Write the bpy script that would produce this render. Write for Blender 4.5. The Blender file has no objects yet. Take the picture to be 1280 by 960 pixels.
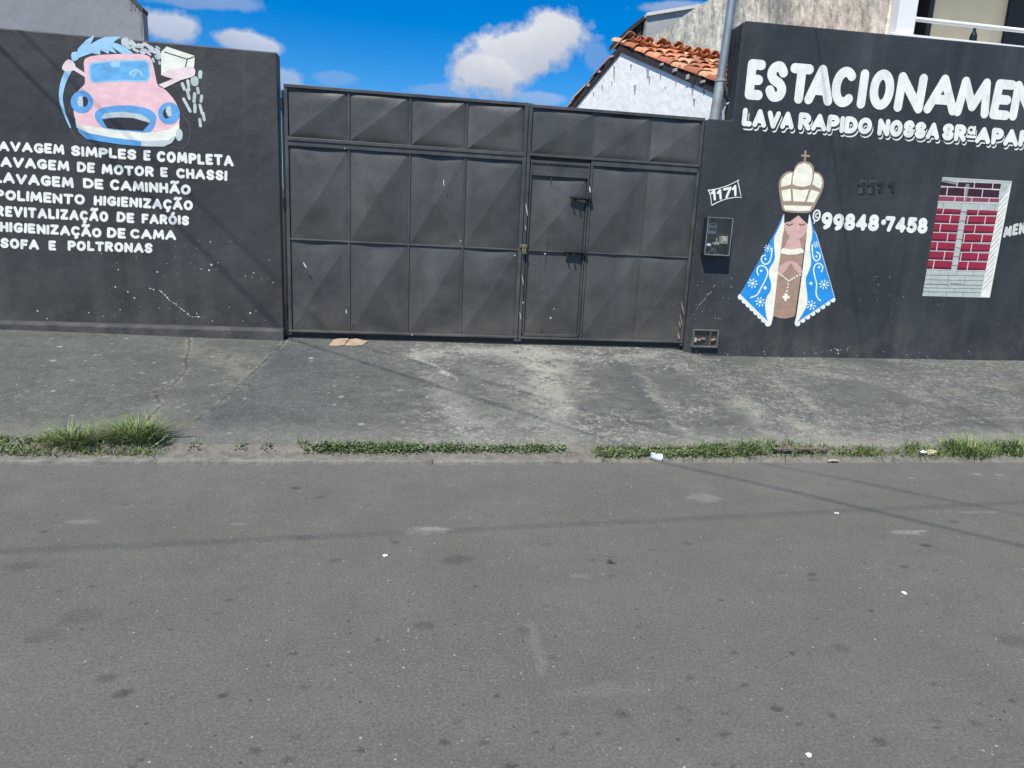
import bpy, bmesh, math, random
import numpy as np
from mathutils import Vector, Matrix
from mathutils.geometry import delaunay_2d_cdt

# ------------------------------------------------------------------ camera, sky, sun, exposure
SC = bpy.context.scene
COL = SC.collection
EYE = np.array([0.0, 0.0, 1.62])
ROT = np.array([[0.98908222, -0.13939705, 0.04779994],
                [0.01750252, -0.21094706, -0.97734078],
                [0.14632168, 0.967507, -0.20620419]])      # rows: right, down, forward
FPX = 840.0
cam_d = bpy.data.cameras.new('camera')
cam = bpy.data.objects.new('camera', cam_d); COL.objects.link(cam)
cam_d.sensor_width = 36; cam_d.lens = 36 * FPX / 1280
cam_d.clip_start = 0.05; cam_d.clip_end = 3000
m = Matrix.Identity(4)
for i in range(3):
    m[i][0] = ROT[0][i]; m[i][1] = -ROT[1][i]; m[i][2] = -ROT[2][i]; m[i][3] = EYE[i]
cam.matrix_world = m
SC.camera = cam
SUN_DIR = Vector((-0.60, -1.0, 1.73)).normalized()
sun_d = bpy.data.lights.new('sun', 'SUN'); sun_d.energy = 5.0; sun_d.angle = math.radians(0.53)
sun_d.color = (1.0, 0.935, 0.815)
sun = bpy.data.objects.new('sun', sun_d); COL.objects.link(sun)
sun.rotation_euler = SUN_DIR.to_track_quat('Z', 'Y').to_euler()
sun.location = (-6, -12, 20)
SC.view_settings.view_transform = 'Standard'
SC.view_settings.look = 'None'
SC.view_settings.gamma = 1
SC.view_settings.use_curve_mapping = False
SC.view_settings.exposure = 0.24


def ray(px, py):
    return ROT.T @ np.array([(px - 640) / FPX, (py - 480) / FPX, 1.0])


def at_y(px, py, Y):
    d = ray(px, py); return EYE + d * (Y / d[1])


def at_x(px, py, X):
    d = ray(px, py); return EYE + d * (X / d[0])


def at_z(px, py, Z):
    d = ray(px, py); return EYE + d * ((Z - EYE[2]) / d[2])


W = bpy.data.worlds.new('World'); SC.world = W
W.use_nodes = True
nt = W.node_tree; N = nt.nodes; L = nt.links
N.clear()


def nmath(op, a, b=None, clamp=False):
    n = N.new('ShaderNodeMath'); n.operation = op; n.use_clamp = clamp
    for i, v in enumerate((a, b)):
        if v is None: continue
        if isinstance(v, (int, float)): n.inputs[i].default_value = v
        else: L.new(v, n.inputs[i])
    return n.outputs[0]


sky = N.new('ShaderNodeTexSky'); sky.sky_type = 'NISHITA'; sky.sun_disc = False
sky.sun_elevation = math.asin(SUN_DIR.z)
sky.sun_rotation = math.atan2(SUN_DIR.x, SUN_DIR.y)
sky.air_density = 1.0; sky.dust_density = 0.1; sky.ozone_density = 3.0
hsv = N.new('ShaderNodeHueSaturation'); hsv.inputs['Saturation'].default_value = 1.56
hsv.inputs['Hue'].default_value = 0.508; hsv.inputs['Value'].default_value = 0.93
L.new(sky.outputs[0], hsv.inputs['Color'])
bg = N.new('ShaderNodeBackground'); bg.inputs['Strength'].default_value = 0.13
L.new(hsv.outputs[0], bg.inputs['Color'])
tc = N.new('ShaderNodeTexCoord'); sp = N.new('ShaderNodeSeparateXYZ'); L.new(tc.outputs['Generated'], sp.inputs[0])
ysafe = nmath('MAXIMUM', sp.outputs[1], 0.05)
cu = nmath('DIVIDE', sp.outputs[0], ysafe); cv = nmath('DIVIDE', sp.outputs[2], ysafe)
cmb = N.new('ShaderNodeCombineXYZ'); L.new(cu, cmb.inputs[0]); L.new(cv, cmb.inputs[1])


def wnoise(scale, detail, rough):
    n = N.new('ShaderNodeTexNoise'); n.inputs['Scale'].default_value = scale
    n.inputs['Detail'].default_value = detail; n.inputs['Roughness'].default_value = rough
    L.new(cmb.outputs[0], n.inputs['Vector']); return n.outputs['Fac']


n_big = wnoise(9, 8, 0.62); n_fine = wnoise(26, 6, 0.6)
dens = None; shade = None
CLOUDS = [  # px, py, half width px, half height px, tilt, strength
    (650, 66, 88, 38, 26, 1.0), (690, 40, 46, 29, 10, 1.0), (612, 88, 46, 24, 0, 1.0), (212, 34, 38, 19, -5, .8), (305, 52, 40, 13, -8, .8),
    (250, 0, 70, 10, 0, .38), (350, 100, 26, 14, 0, .5), (680, 123, 36, 9, 0, .42), (745, 72, 14, 18, 20, .25), (850, 8, 50, 8, 8, .5),
    (420, 98, 26, 9, 0, .22), (560, 112, 60, 8, 5, .25)]
for (px, py, a, b, tilt, st) in CLOUDS:
    d = ray(px, py); u0, v0 = d[0] / d[1], d[2] / d[1]
    t = math.radians(tilt); ca, sa = math.cos(t), math.sin(t)
    du = nmath('SUBTRACT', cu, float(u0)); dv = nmath('SUBTRACT', cv, float(v0))
    e1 = nmath('DIVIDE', nmath('ADD', nmath('MULTIPLY', du, ca), nmath('MULTIPLY', dv, sa)), a / 860.0)
    e2 = nmath('DIVIDE', nmath('SUBTRACT', nmath('MULTIPLY', dv, ca), nmath('MULTIPLY', du, sa)), b / 860.0)
    r = nmath('SQRT', nmath('ADD', nmath('MULTIPLY', e1, e1), nmath('MULTIPLY', e2, e2)))
    q = nmath('ADD', r, nmath('MULTIPLY', nmath('SUBTRACT', n_big, 0.5), 2.0))
    q = nmath('ADD', q, nmath('MULTIPLY', nmath('SUBTRACT', n_fine, 0.5), 0.9))
    k = nmath('MULTIPLY', nmath('MULTIPLY', nmath('SUBTRACT', 1.08, q), 2.6, True), st)
    dens = k if dens is None else nmath('MAXIMUM', dens, k)
    s_ = nmath('MULTIPLY', k, nmath('ADD', 0.5, nmath('MULTIPLY', nmath('ADD', e2, nmath('MULTIPLY', e1, 0.25)), 0.42)), True)
    shade = s_ if shade is None else nmath('MAXIMUM', shade, s_)
front = nmath('GREATER_THAN', sp.outputs[1], 0.06)
dens = nmath('MULTIPLY', dens, front)
shade = nmath('ADD', nmath('MULTIPLY', shade, 0.75), nmath('MULTIPLY', n_fine, 0.35), True)
cr = N.new('ShaderNodeMix'); cr.data_type = 'RGBA'
L.new(shade, cr.inputs[0]); cr.inputs[6].default_value = (0.40, 0.46, 0.60, 1); cr.inputs[7].default_value = (0.92, 0.94, 0.98, 1)
bgc = N.new('ShaderNodeBackground'); L.new(cr.outputs[2], bgc.inputs['Color']); bgc.inputs['Strength'].default_value = 0.78
mx = N.new('ShaderNodeMixShader'); L.new(dens, mx.inputs[0]); L.new(bg.outputs[0], mx.inputs[1]); L.new(bgc.outputs[0], mx.inputs[2])
wo = N.new('ShaderNodeOutputWorld'); L.new(mx.outputs[0], wo.inputs['Surface'])

# ------------------------------------------------------------------ helpers
rng = random.Random(7)
nr = np.random.default_rng(11)


def srgb(r, g, b):
    f = lambda c: (c / 255 / 12.92) if c / 255 <= 0.04045 else ((c / 255 + 0.055) / 1.055) ** 2.4
    return (f(r), f(g), f(b))


def mat(name, rgb, rough=0.8, var=0.15, scale=5.0, bump=0.0, bscale=40.0, metal=0.0, attr=None, spec=0.4, stretch=(1, 1, 1), grain=0.0, gscale=150.0, tint=None, specks=None, dust=None, streak=0.0):
    """procedural material: base colour varied by two noises (and by a vertex colour), noise bump"""
    M = bpy.data.materials.new(name); M.use_nodes = True
    t = M.node_tree; n = t.nodes; l = t.links
    p = n['Principled BSDF']; p.inputs['Roughness'].default_value = rough; p.inputs['Metallic'].default_value = metal
    p.inputs['Specular IOR Level'].default_value = spec
    co = n.new('ShaderNodeTexCoord'); mp = n.new('ShaderNodeMapping'); l.new(co.outputs['Object'], mp.inputs[0]); mp.inputs['Scale'].default_value = stretch
    a = n.new('ShaderNodeTexNoise'); a.inputs['Scale'].default_value = scale; a.inputs['Detail'].default_value = 7; a.inputs['Roughness'].default_value = 0.62
    l.new(mp.outputs[0], a.inputs['Vector'])
    rm = n.new('ShaderNodeMapRange'); rm.inputs[1].default_value = 0.3; rm.inputs[2].default_value = 0.7
    rm.inputs[3].default_value = 1 - var; rm.inputs[4].default_value = 1 + var
    l.new(a.outputs['Fac'], rm.inputs[0]); fac = rm.outputs[0]
    if grain:
        g = n.new('ShaderNodeTexNoise'); g.inputs['Scale'].default_value = gscale; g.inputs['Detail'].default_value = 3
        l.new(co.outputs['Object'], g.inputs['Vector'])
        gm = n.new('ShaderNodeMapRange'); gm.inputs[1].default_value = 0.28; gm.inputs[2].default_value = 0.72
        gm.inputs[3].default_value = 1 - grain; gm.inputs[4].default_value = 1 + grain; l.new(g.outputs['Fac'], gm.inputs[0])
        mm = n.new('ShaderNodeMath'); mm.operation = 'MULTIPLY'; l.new(fac, mm.inputs[0]); l.new(gm.outputs[0], mm.inputs[1]); fac = mm.outputs[0]
    vm = n.new('ShaderNodeVectorMath'); vm.operation = 'SCALE'; l.new(fac, vm.inputs['Scale'])
    if attr:
        at = n.new('ShaderNodeAttribute'); at.attribute_name = attr; l.new(at.outputs['Color'], vm.inputs[0])
    elif tint:
        b2 = n.new('ShaderNodeTexNoise'); b2.inputs['Scale'].default_value = scale * 0.45; b2.inputs['Detail'].default_value = 5; l.new(mp.outputs[0], b2.inputs['Vector'])
        r2 = n.new('ShaderNodeMapRange'); r2.inputs[1].default_value = 0.42; r2.inputs[2].default_value = 0.66; l.new(b2.outputs['Fac'], r2.inputs[0])
        mc = n.new('ShaderNodeMix'); mc.data_type = 'RGBA'; l.new(r2.outputs[0], mc.inputs[0]); mc.inputs[6].default_value = (*rgb, 1); mc.inputs[7].default_value = (*tint, 1)
        l.new(mc.outputs[2], vm.inputs[0])
    else:
        vm.inputs[0].default_value = rgb
    colout = vm.outputs[0]
    if dust or streak:
        sz = n.new('ShaderNodeSeparateXYZ'); l.new(co.outputs['Object'], sz.inputs[0])
    if streak:   # pale run-off marks, stretched down the wall
        m3 = n.new('ShaderNodeMapping'); m3.inputs['Scale'].default_value = (5.5, 5.5, .35); l.new(co.outputs['Object'], m3.inputs[0])
        q3 = n.new('ShaderNodeTexNoise'); q3.inputs['Scale'].default_value = 1.0; q3.inputs['Detail'].default_value = 6; l.new(m3.outputs[0], q3.inputs['Vector'])
        r3 = n.new('ShaderNodeMapRange'); r3.inputs[1].default_value = .50; r3.inputs[2].default_value = .72; r3.inputs[4].default_value = streak; l.new(q3.outputs['Fac'], r3.inputs[0])
        c3 = n.new('ShaderNodeMix'); c3.data_type = 'RGBA'; l.new(r3.outputs[0], c3.inputs[0]); l.new(colout, c3.inputs[6]); c3.inputs[7].default_value = (.13, .13, .13, 1); colout = c3.outputs[2]
    if dust:     # (height, amount, colour): dust splashed up from the pavement
        q4 = n.new('ShaderNodeTexNoise'); q4.inputs['Scale'].default_value = 3.5; q4.inputs['Detail'].default_value = 8; q4.inputs['Roughness'].default_value = .68; l.new(co.outputs['Object'], q4.inputs['Vector'])
        r4 = n.new('ShaderNodeMapRange'); r4.inputs[1].default_value = 0.0; r4.inputs[2].default_value = dust[0]; r4.inputs[3].default_value = 1; r4.inputs[4].default_value = 0; l.new(sz.outputs[2], r4.inputs[0])
        r5 = n.new('ShaderNodeMapRange'); r5.inputs[1].default_value = .40; r5.inputs[2].default_value = .70; r5.inputs[4].default_value = dust[1]; l.new(q4.outputs['Fac'], r5.inputs[0])
        m5 = n.new('ShaderNodeMath'); m5.operation = 'MULTIPLY'; l.new(r4.outputs[0], m5.inputs[0]); l.new(r5.outputs[0], m5.inputs[1])
        c5 = n.new('ShaderNodeMix'); c5.data_type = 'RGBA'; l.new(m5.outputs[0], c5.inputs[0]); l.new(colout, c5.inputs[6]); c5.inputs[7].default_value = (*dust[2], 1); colout = c5.outputs[2]
    for (vs_, rad, keep, sc_) in (specks or []):
        vo = n.new('ShaderNodeTexVoronoi'); vo.inputs['Scale'].default_value = vs_; l.new(co.outputs['Object'], vo.inputs['Vector'])
        sx_ = n.new('ShaderNodeSeparateColor'); l.new(vo.outputs['Color'], sx_.inputs[0])
        k1 = n.new('ShaderNodeMath'); k1.operation = 'LESS_THAN'; l.new(sx_.outputs[0], k1.inputs[0]); k1.inputs[1].default_value = keep
        rr2 = n.new('ShaderNodeMath'); rr2.operation = 'MULTIPLY'; l.new(sx_.outputs[1], rr2.inputs[0]); rr2.inputs[1].default_value = rad
        k2_ = n.new('ShaderNodeMath'); k2_.operation = 'LESS_THAN'; l.new(vo.outputs['Distance'], k2_.inputs[0]); l.new(rr2.outputs[0], k2_.inputs[1])
        k3 = n.new('ShaderNodeMath'); k3.operation = 'MULTIPLY'; l.new(k1.outputs[0], k3.inputs[0]); l.new(k2_.outputs[0], k3.inputs[1])
        k4 = n.new('ShaderNodeMath'); k4.operation = 'MULTIPLY'; l.new(k3.outputs[0], k4.inputs[0]); l.new(sx_.outputs[2], k4.inputs[1])
        mc2 = n.new('ShaderNodeMix'); mc2.data_type = 'RGBA'; l.new(k4.outputs[0], mc2.inputs[0]); l.new(colout, mc2.inputs[6]); mc2.inputs[7].default_value = (*sc_, 1); colout = mc2.outputs[2]
    l.new(colout, p.inputs['Base Color'])
    if bump:
        b = n.new('ShaderNodeTexNoise'); b.inputs['Scale'].default_value = bscale; b.inputs['Detail'].default_value = 6
        l.new(mp.outputs[0], b.inputs['Vector'])
        bp = n.new('ShaderNodeBump'); bp.inputs['Strength'].default_value = 1.0; bp.inputs['Distance'].default_value = bump
        l.new(b.outputs['Fac'], bp.inputs['Height']); l.new(bp.outputs[0], p.inputs['Normal'])
    return M


def wpos(o):
    p = Vector((0, 0, 0))
    while o is not None:
        p = p + o.location; o = o.parent
    return p


def obj(name, verts, faces, material, parent=None, smooth=False, cols=None, midx=None):
    """ONE mesh object from world coordinates; parented objects keep them relative to their thing"""
    off = wpos(parent)
    me = bpy.data.meshes.new(name)
    me.from_pydata([(v[0] - off.x, v[1] - off.y, v[2] - off.z) for v in verts], [], [tuple(int(i) for i in f) for f in faces])
    for mm in (material if isinstance(material, (list, tuple)) else [material]): me.materials.append(mm)
    if midx is not None: me.polygons.foreach_set('material_index', midx)
    if smooth: me.polygons.foreach_set('use_smooth', [True] * len(me.polygons))
    if cols is not None:
        ca = me.color_attributes.new('Col', 'FLOAT_COLOR', 'POINT')
        c = np.ones((len(verts), 4), np.float32); c[:, :3] = cols
        ca.data.foreach_set('color', c.ravel())
    me.update()
    o = bpy.data.objects.new(name, me); COL.objects.link(o)
    o.parent = parent
    return o


def tag(o, label=None, cat=None, group=None, kind=None):
    if label: o['label'] = label
    if cat: o['category'] = cat
    if group: o['group'] = group
    if kind: o['kind'] = kind
    return o


def thing(name, loc, label, cat, group=None):
    o = bpy.data.objects.new(name, None); COL.objects.link(o); o.location = loc; o.empty_display_size = 0.1
    return tag(o, label, cat, group)


class MB:
    """collects shapes for one mesh"""
    def __init__(s): s.v = []; s.f = []; s.c = []

    def add(s, v, f, col=None):
        k = len(s.v); s.v += [tuple(p) for p in v]; s.f += [tuple(i + k for i in q) for q in f]
        s.c += [col or (1, 1, 1)] * len(v); return s

    def box(s, x0, x1, y0, y1, z0, z1, bev=0.004, col=None):
        bm = bmesh.new()
        bmesh.ops.create_cube(bm, size=1)
        for v in bm.verts:
            v.co = Vector(((x0 + x1) / 2 + v.co.x * (x1 - x0), (y0 + y1) / 2 + v.co.y * (y1 - y0), (z0 + z1) / 2 + v.co.z * (z1 - z0)))
        if bev: bmesh.ops.bevel(bm, geom=bm.edges[:], offset=bev, segments=2, affect='EDGES', profile=0.5)
        return s.bm(bm, col)

    def bm(s, bm, col=None):
        bm.verts.index_update()
        s.add([v.co[:] for v in bm.verts], [[v.index for v in f.verts] for f in bm.faces], col); bm.free(); return s

    def prism(s, poly, y0, y1, bev=0.0, axis='Y', segs=2):
        """polygon in (x,z) extruded in y, or (y,z) extruded in x"""
        bm = bmesh.new()
        P = (lambda a, b, t: (a, t, b)) if axis == 'Y' else (lambda a, b, t: (t, a, b))
        A = [bm.verts.new(P(a, b, y0)) for a, b in poly]; B = [bm.verts.new(P(a, b, y1)) for a, b in poly]
        bm.faces.new(A); bm.faces.new(B[::-1]); n = len(poly)
        for i in range(n): bm.faces.new((A[i], B[i], B[(i + 1) % n], A[(i + 1) % n]))
        bmesh.ops.recalc_face_normals(bm, faces=bm.faces[:])
        if bev: bmesh.ops.bevel(bm, geom=bm.edges[:], offset=bev, segments=segs, affect='EDGES', profile=0.5)
        return s.bm(bm)

    def tube(s, pts, r, n=12, caps=True, r2=None, col=None):
        pts = [Vector(p) for p in pts]; k = len(pts); vs = []; fs = []
        up = None
        for i, p in enumerate(pts):
            t = (pts[min(i + 1, k - 1)] - pts[max(i - 1, 0)]).normalized()
            if up is None: up = t.orthogonal().normalized()
            up = (up - t * up.dot(t)).normalized(); sd = t.cross(up)
            rr = r if r2 is None else r + (r2 - r) * i / (k - 1)
            for j in range(n):
                a = 2 * math.pi * j / n; vs.append(p + up * (rr * math.cos(a)) + sd * (rr * math.sin(a)))
        for i in range(k - 1):
            for j in range(n):
                fs.append((i * n + j, i * n + (j + 1) % n, (i + 1) * n + (j + 1) % n, (i + 1) * n + j))
        if caps: fs += [tuple(range(n))[::-1], tuple((k - 1) * n + j for j in range(n))]
        return s.add(vs, fs, col)

    def build(s, name, material, parent=None, smooth=False, cols=False):
        return obj(name, s.v, s.f, material, parent, smooth, np.array(s.c) if cols else None)


def smooth_by_angle(o, deg=35):
    me = o.data; bm = bmesh.new(); bm.from_mesh(me)
    for f in bm.faces: f.smooth = True
    for e in bm.edges: e.smooth = len(e.link_faces) != 2 or e.calc_face_angle(0) < math.radians(deg)
    bm.to_mesh(me); bm.free(); return o


def fbm(x, y, scale, seed, octv=5, gain=0.55):
    """vectorised value noise, about 0..1"""
    out = np.zeros_like(x, dtype=np.float64); amp = 1; tot = 0; fx = scale
    T = np.random.default_rng(seed).random((256, 256))
    for o in range(octv):
        X = x * fx + 17.3 * o; Y = y * fx + 9.1 * o
        i = np.floor(X).astype(int); j = np.floor(Y).astype(int); u = X - i; v = Y - j
        u = u * u * (3 - 2 * u); v = v * v * (3 - 2 * v)
        i0, i1, j0, j1 = i & 255, (i + 1) & 255, j & 255, (j + 1) & 255
        out += amp * ((T[i0, j0] * (1 - u) + T[i1, j0] * u) * (1 - v) + (T[i0, j1] * (1 - u) + T[i1, j1] * u) * v)
        tot += amp; amp *= gain; fx *= 2.03
    return out / tot


def seg_dist(x, y, pts):
    d = np.full(x.shape, 1e9)
    for (ax, ay), (bx, by) in zip(pts[:-1], pts[1:]):
        vx, vy = bx - ax, by - ay; L2 = vx * vx + vy * vy + 1e-12
        t = np.clip(((x - ax) * vx + (y - ay) * vy) / L2, 0, 1)
        d = np.minimum(d, np.hypot(x - ax - t * vx, y - ay - t * vy))
    return d


def sstep(a, b, x):
    t = np.clip((x - a) / (b - a), 0, 1); return t * t * (3 - 2 * t)


def axis_steps(parts):
    out = [parts[0][0]]
    for a, b, st in parts:
        n = max(1, int(round((b - a) / st))); out += list(a + (b - a) * (np.arange(n) + 1) / n)
    return np.array(out)


def grid_obj(name, xs, ys, zf, colf, material, smooth=True):
    X, Y = np.meshgrid(xs, ys); Z = zf(X, Y); C = colf(X, Y)
    nx, ny = len(xs), len(ys)
    me = bpy.data.meshes.new(name)
    v = np.stack([X, Y, Z], -1).reshape(-1, 3)
    idx = np.arange(nx * ny).reshape(ny, nx)
    f = np.stack([idx[:-1, :-1], idx[:-1, 1:], idx[1:, 1:], idx[1:, :-1]], -1).reshape(-1, 4)
    me.vertices.add(len(v)); me.vertices.foreach_set('co', v.ravel())
    me.loops.add(f.size); me.loops.foreach_set('vertex_index', f.ravel())
    me.polygons.add(len(f)); me.polygons.foreach_set('loop_start', np.arange(len(f)) * 4); me.polygons.foreach_set('loop_total', np.full(len(f), 4))
    me.update(calc_edges=True)
    if smooth: me.polygons.foreach_set('use_smooth', np.ones(len(f), bool))
    ca = me.color_attributes.new('Col', 'FLOAT_COLOR', 'POINT')
    c = np.ones((len(v), 4), np.float32); c[:, :3] = C.reshape(-1, 3); ca.data.foreach_set('color', c.ravel())
    me.materials.append(material); me.validate()
    o = bpy.data.objects.new(name, me); COL.objects.link(o); o['kind'] = 'structure'
    return o


def lerp3(c, k, col):
    return c * (1 - k[..., None]) + np.array(col) * k[..., None]


# ------------------------------------------------------------------ ground
WY = 7.40          # street face of the black walls
GY = 7.45          # face of the gate panels
WALL_X = [-60, -4, -1.3, 3.0, 3.4, 7.7, 60]
WALL_Z = [0.53, 0.53, 0.49, 0.48, 0.425, 0.46, 0.46]


def pave_z(X, Y):
    zw = np.interp(X, WALL_X, WALL_Z)
    t = (Y - 4.97) / (WY - 4.97)
    return 0.075 + (zw - 0.075) * np.clip(t, 0, 1.06) + 0.012 * np.clip((Y - 4.97) / .3, 0, 1) * (fbm(X, Y, 0.9, 3, 3) - 0.5)


def on_pave(px, py):
    lo_, hi_ = 4.2, 7.7
    for _ in range(30):      # bisection along the sight line
        mid_ = (lo_ + hi_) / 2; p = at_y(px, py, mid_)
        if p[2] > float(pave_z(np.array(p[0]), np.array(p[1]))): lo_ = mid_
        else: hi_ = mid_
    return p[0], p[1]


def on_road(px, py):
    p = at_z(px, py, 0.0); return p[0], p[1]


def pave_col(X, Y):
    n1 = fbm(X, Y, 1.1, 21, 6); n2 = fbm(X, Y, 5.0, 22, 6, .62); n3 = fbm(X * 0.35 + Y * .25, Y * 1.0 - X * .1, 7.0, 23, 5, .6); n4 = fbm(X, Y, 30, 24, 3, .7)
    c = np.ones(X.shape + (3,)) * np.array((0.124, 0.129, 0.112))
    jl = [on_pave(*p) for p in ((356, 426), (330, 452), (290, 490), (250, 522), (215, 562))]
    jx = np.interp(Y, [q[1] for q in jl][::-1], [q[0] for q in jl][::-1]) + 0.035 * (fbm(X, Y, 6, 30, 4) - .5)
    right = sstep(-0.015, 0.015, X - jx)
    dark = right * (1 - sstep(0.0, 1.9, X - jx - 0.9 * (n1 - .4)))
    c = lerp3(c, dark * 0.85, (0.080, 0.090, 0.093))
    c = lerp3(c, sstep(.42, .72, n1) * .55 * right, (0.150, 0.150, 0.132))
    c = lerp3(c, sstep(.50, .68, n3) * .45, (0.092, 0.098, 0.093))
    # worn patches and wheel tracks
    def track(pts, w, k, col):
        nonlocal c
        d = seg_dist(X + .26 * (n2 - .5) + .1 * (n4 - .5), Y + .26 * (n1 - .5), [on_pave(*p) for p in pts])
        c = lerp3(c, (1 - sstep(w * .15, w * 1.15, d)) * k * (sstep(.30, .58, .5 * n2 + .5 * n4) * 1.15).clip(0, 1), col)
    tan = (0.29, 0.28, 0.235)
    track([(660, 438), (688, 462), (694, 500)], .34, .95, (0.36, 0.345, 0.285))
    track([(690, 490), (700, 530), (705, 566)], .22, .7, tan)
    track([(600, 450), (640, 500), (640, 560)], .45, .42, (0.22, 0.22, 0.19))
    track([(800, 470), (838, 512), (884, 562)], .10, .55, tan)
    track([(930, 505), (1000, 535), (1100, 562)], .30, .85, (0.31, 0.295, 0.235))
    track([(960, 545), (1060, 560), (1180, 562)], .22, .8, (0.31, 0.295, 0.24))
    track([(530, 440), (600, 438), (700, 442)], .22, .75, (0.34, 0.335, 0.295))
    track([(700, 445), (760, 448), (820, 440)], .14, .5, (0.32, 0.315, 0.28))
    track([(540, 470), (590, 530), (600, 560)], .22, .5, (0.31, 0.305, 0.27))
    track([(1110, 560), (1290, 545)], .22, .6, (0.28, 0.265, 0.21))
    track([(1000, 462), (1085, 476)], .15, .5, tan)
    track([(1085, 476), (1140, 496), (1200, 505)], .10, .22, tan)
    track([(960, 470), (1010, 500), (1040, 530)], .07, .55, tan)
    track([(1150, 490), (1290, 480)], .12, .45, (0.23, 0.215, 0.18))
    track([(1120, 528), (1290, 522)], .04, .5, (0.26, 0.25, 0.22))
    track([(512, 433), (545, 458), (572, 478)], .035, 1.0, (0.36, 0.35, 0.31))
    track([(520, 440), (560, 445), (640, 445)], .16, .5, (0.24, 0.24, 0.21))
    track([(20, 555), (120, 540), (200, 510)], .30, .35, (0.20, 0.195, 0.17))
    track([(250, 440), (310, 455), (300, 480)], .22, .5, (0.23, 0.215, 0.17))
    track([(750, 440), (790, 470), (820, 520)], .14, .7, (0.085, 0.092, 0.094))
    track([(900, 450), (950, 490), (985, 540)], .16, .65, (0.088, 0.095, 0.098))
    track([(1050, 450), (1250, 470)], .16, .55, (0.092, 0.098, 0.10))
    track([(700, 470), (740, 520), (750, 560)], .10, .5, (0.09, 0.095, 0.095))
    # dust along the low edge
    c = lerp3(c, (1 - sstep(.05, .45, Y - 4.97 + .35 * (n2 - .5))) * .55, (0.24, 0.23, 0.195))
    # joint and crack, crumbling edges
    dj = np.abs(X - jx)
    inr = (Y > 4.9) & (Y < 7.4)
    c = lerp3(c, (1 - sstep(.005, .03 + .05 * n2, dj)) * sstep(.44, .62, .5 * n2 + .5 * n4) * .55 * inr, (0.27, 0.25, 0.195))
    c = lerp3(c, (1 - sstep(.003, .013, dj)) * sstep(.35, .5, n2) * .8 * inr, (0.045, 0.045, 0.04))
    crack = [on_pave(*p) for p in ((236, 422), (233, 462), (216, 480), (193, 490), (200, 508), (185, 524), (178, 545))]
    dc = seg_dist(X + .07 * (fbm(X, Y, 9, 33, 4) - .5), Y + .07 * (fbm(X, Y, 9, 34, 4) - .5), crack)
    c = lerp3(c, (1 - sstep(.005, .06, dc)) * sstep(.44, .62, .5 * n2 + .5 * n4) * .6, (0.28, 0.26, 0.20))
    c = lerp3(c, (1 - sstep(.002, .014, dc)) * .8, (0.05, 0.048, 0.042))
    crack2 = [on_pave(*p) for p in ((193, 490), (150, 498), (120, 520))]
    c = lerp3(c, (1 - sstep(.002, .012, seg_dist(X + .05 * (n2 - .5), Y + .05 * (n1 - .5), crack2))) * .4, (0.06, 0.06, 0.05))
    patch = [on_pave(*p) for p in ((985, 462), (1060, 478), (1110, 470), (1040, 458), (985, 462))]
    c = lerp3(c, (1 - sstep(.002, .014, seg_dist(X + .03 * (n2 - .5), Y, patch))) * .5, (0.07, 0.075, 0.05))
    # pale paint flecks and spalls
    r2 = np.random.default_rng(5)
    for k in range(520):
        fx = r2.uniform(-4.6, 8.2); fy = 4.98 + 2.4 * r2.random(); a = 0.006 + 0.02 * r2.random() ** 4; bb = a * r2.uniform(.5, 1)
        ix = np.searchsorted(X[0], [fx - 3 * a, fx + 3 * a]); iy = np.searchsorted(Y[:, 0], [fy - 3 * a, fy + 3 * a])
        if ix[0] == ix[1] or iy[0] == iy[1]: continue
        sl = (slice(iy[0], iy[1]), slice(ix[0], ix[1]))
        e = np.hypot((X[sl] - fx) / a, (Y[sl] - fy) / bb) + .8 * (n4[sl] - .5)
        c[sl] = lerp3(c[sl], (1 - sstep(.7, 1.2, e)) * r2.uniform(.3, .9), (0.42, 0.42, 0.39))
    c = c * np.array((0.80, 0.83, 0.845)) * (0.84 + 0.32 * n2)[..., None] * (0.84 + 0.32 * n4)[..., None]
    fine = fbm(X, Y, 46, 25, 2, .6)
    n5 = fbm(X * .6, Y * 1.3, 13, 27, 5, .68)
    mid = right * sstep(-.6, .5, X) * (1 - .45 * sstep(2.8, 4.2, X))
    c = lerp3(c, sstep(.50, .70, n5) * .55 * (.08 + mid * sstep(.3, .55, n1)), (0.245, 0.242, 0.212))
    c = lerp3(c, sstep(.60, .78, fine) * (.12 + .55 * mid) * sstep(.35, .6, n1), (0.36, 0.355, 0.32))
    return c.clip(0.02, 1)


M_pave = mat('worn dark concrete', (0, 0, 0), rough=.88, var=.10, scale=9, bump=.006, bscale=70, attr='Col', spec=.25, grain=.24, gscale=75, specks=[(34, .22, .08, (.40, .40, .36)), (75, .38, .16, (.28, .278, .25)), (60, .35, .08, (.055, .058, .056))])
xs = axis_steps([(-60, -5, 2.5), (-5, 8.6, .0125), (8.6, 60, 2.5)])
sidewalk = grid_obj('sidewalk', xs, axis_steps([(4.97, 7.62, .0125)]), pave_z, pave_col, M_pave)


def road_z(X, Y):
    return 0.006 * (fbm(X, Y, .8, 51, 3) - .5) - 0.012 * (1 - sstep(0.0, .5, 4.8 - Y))


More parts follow.
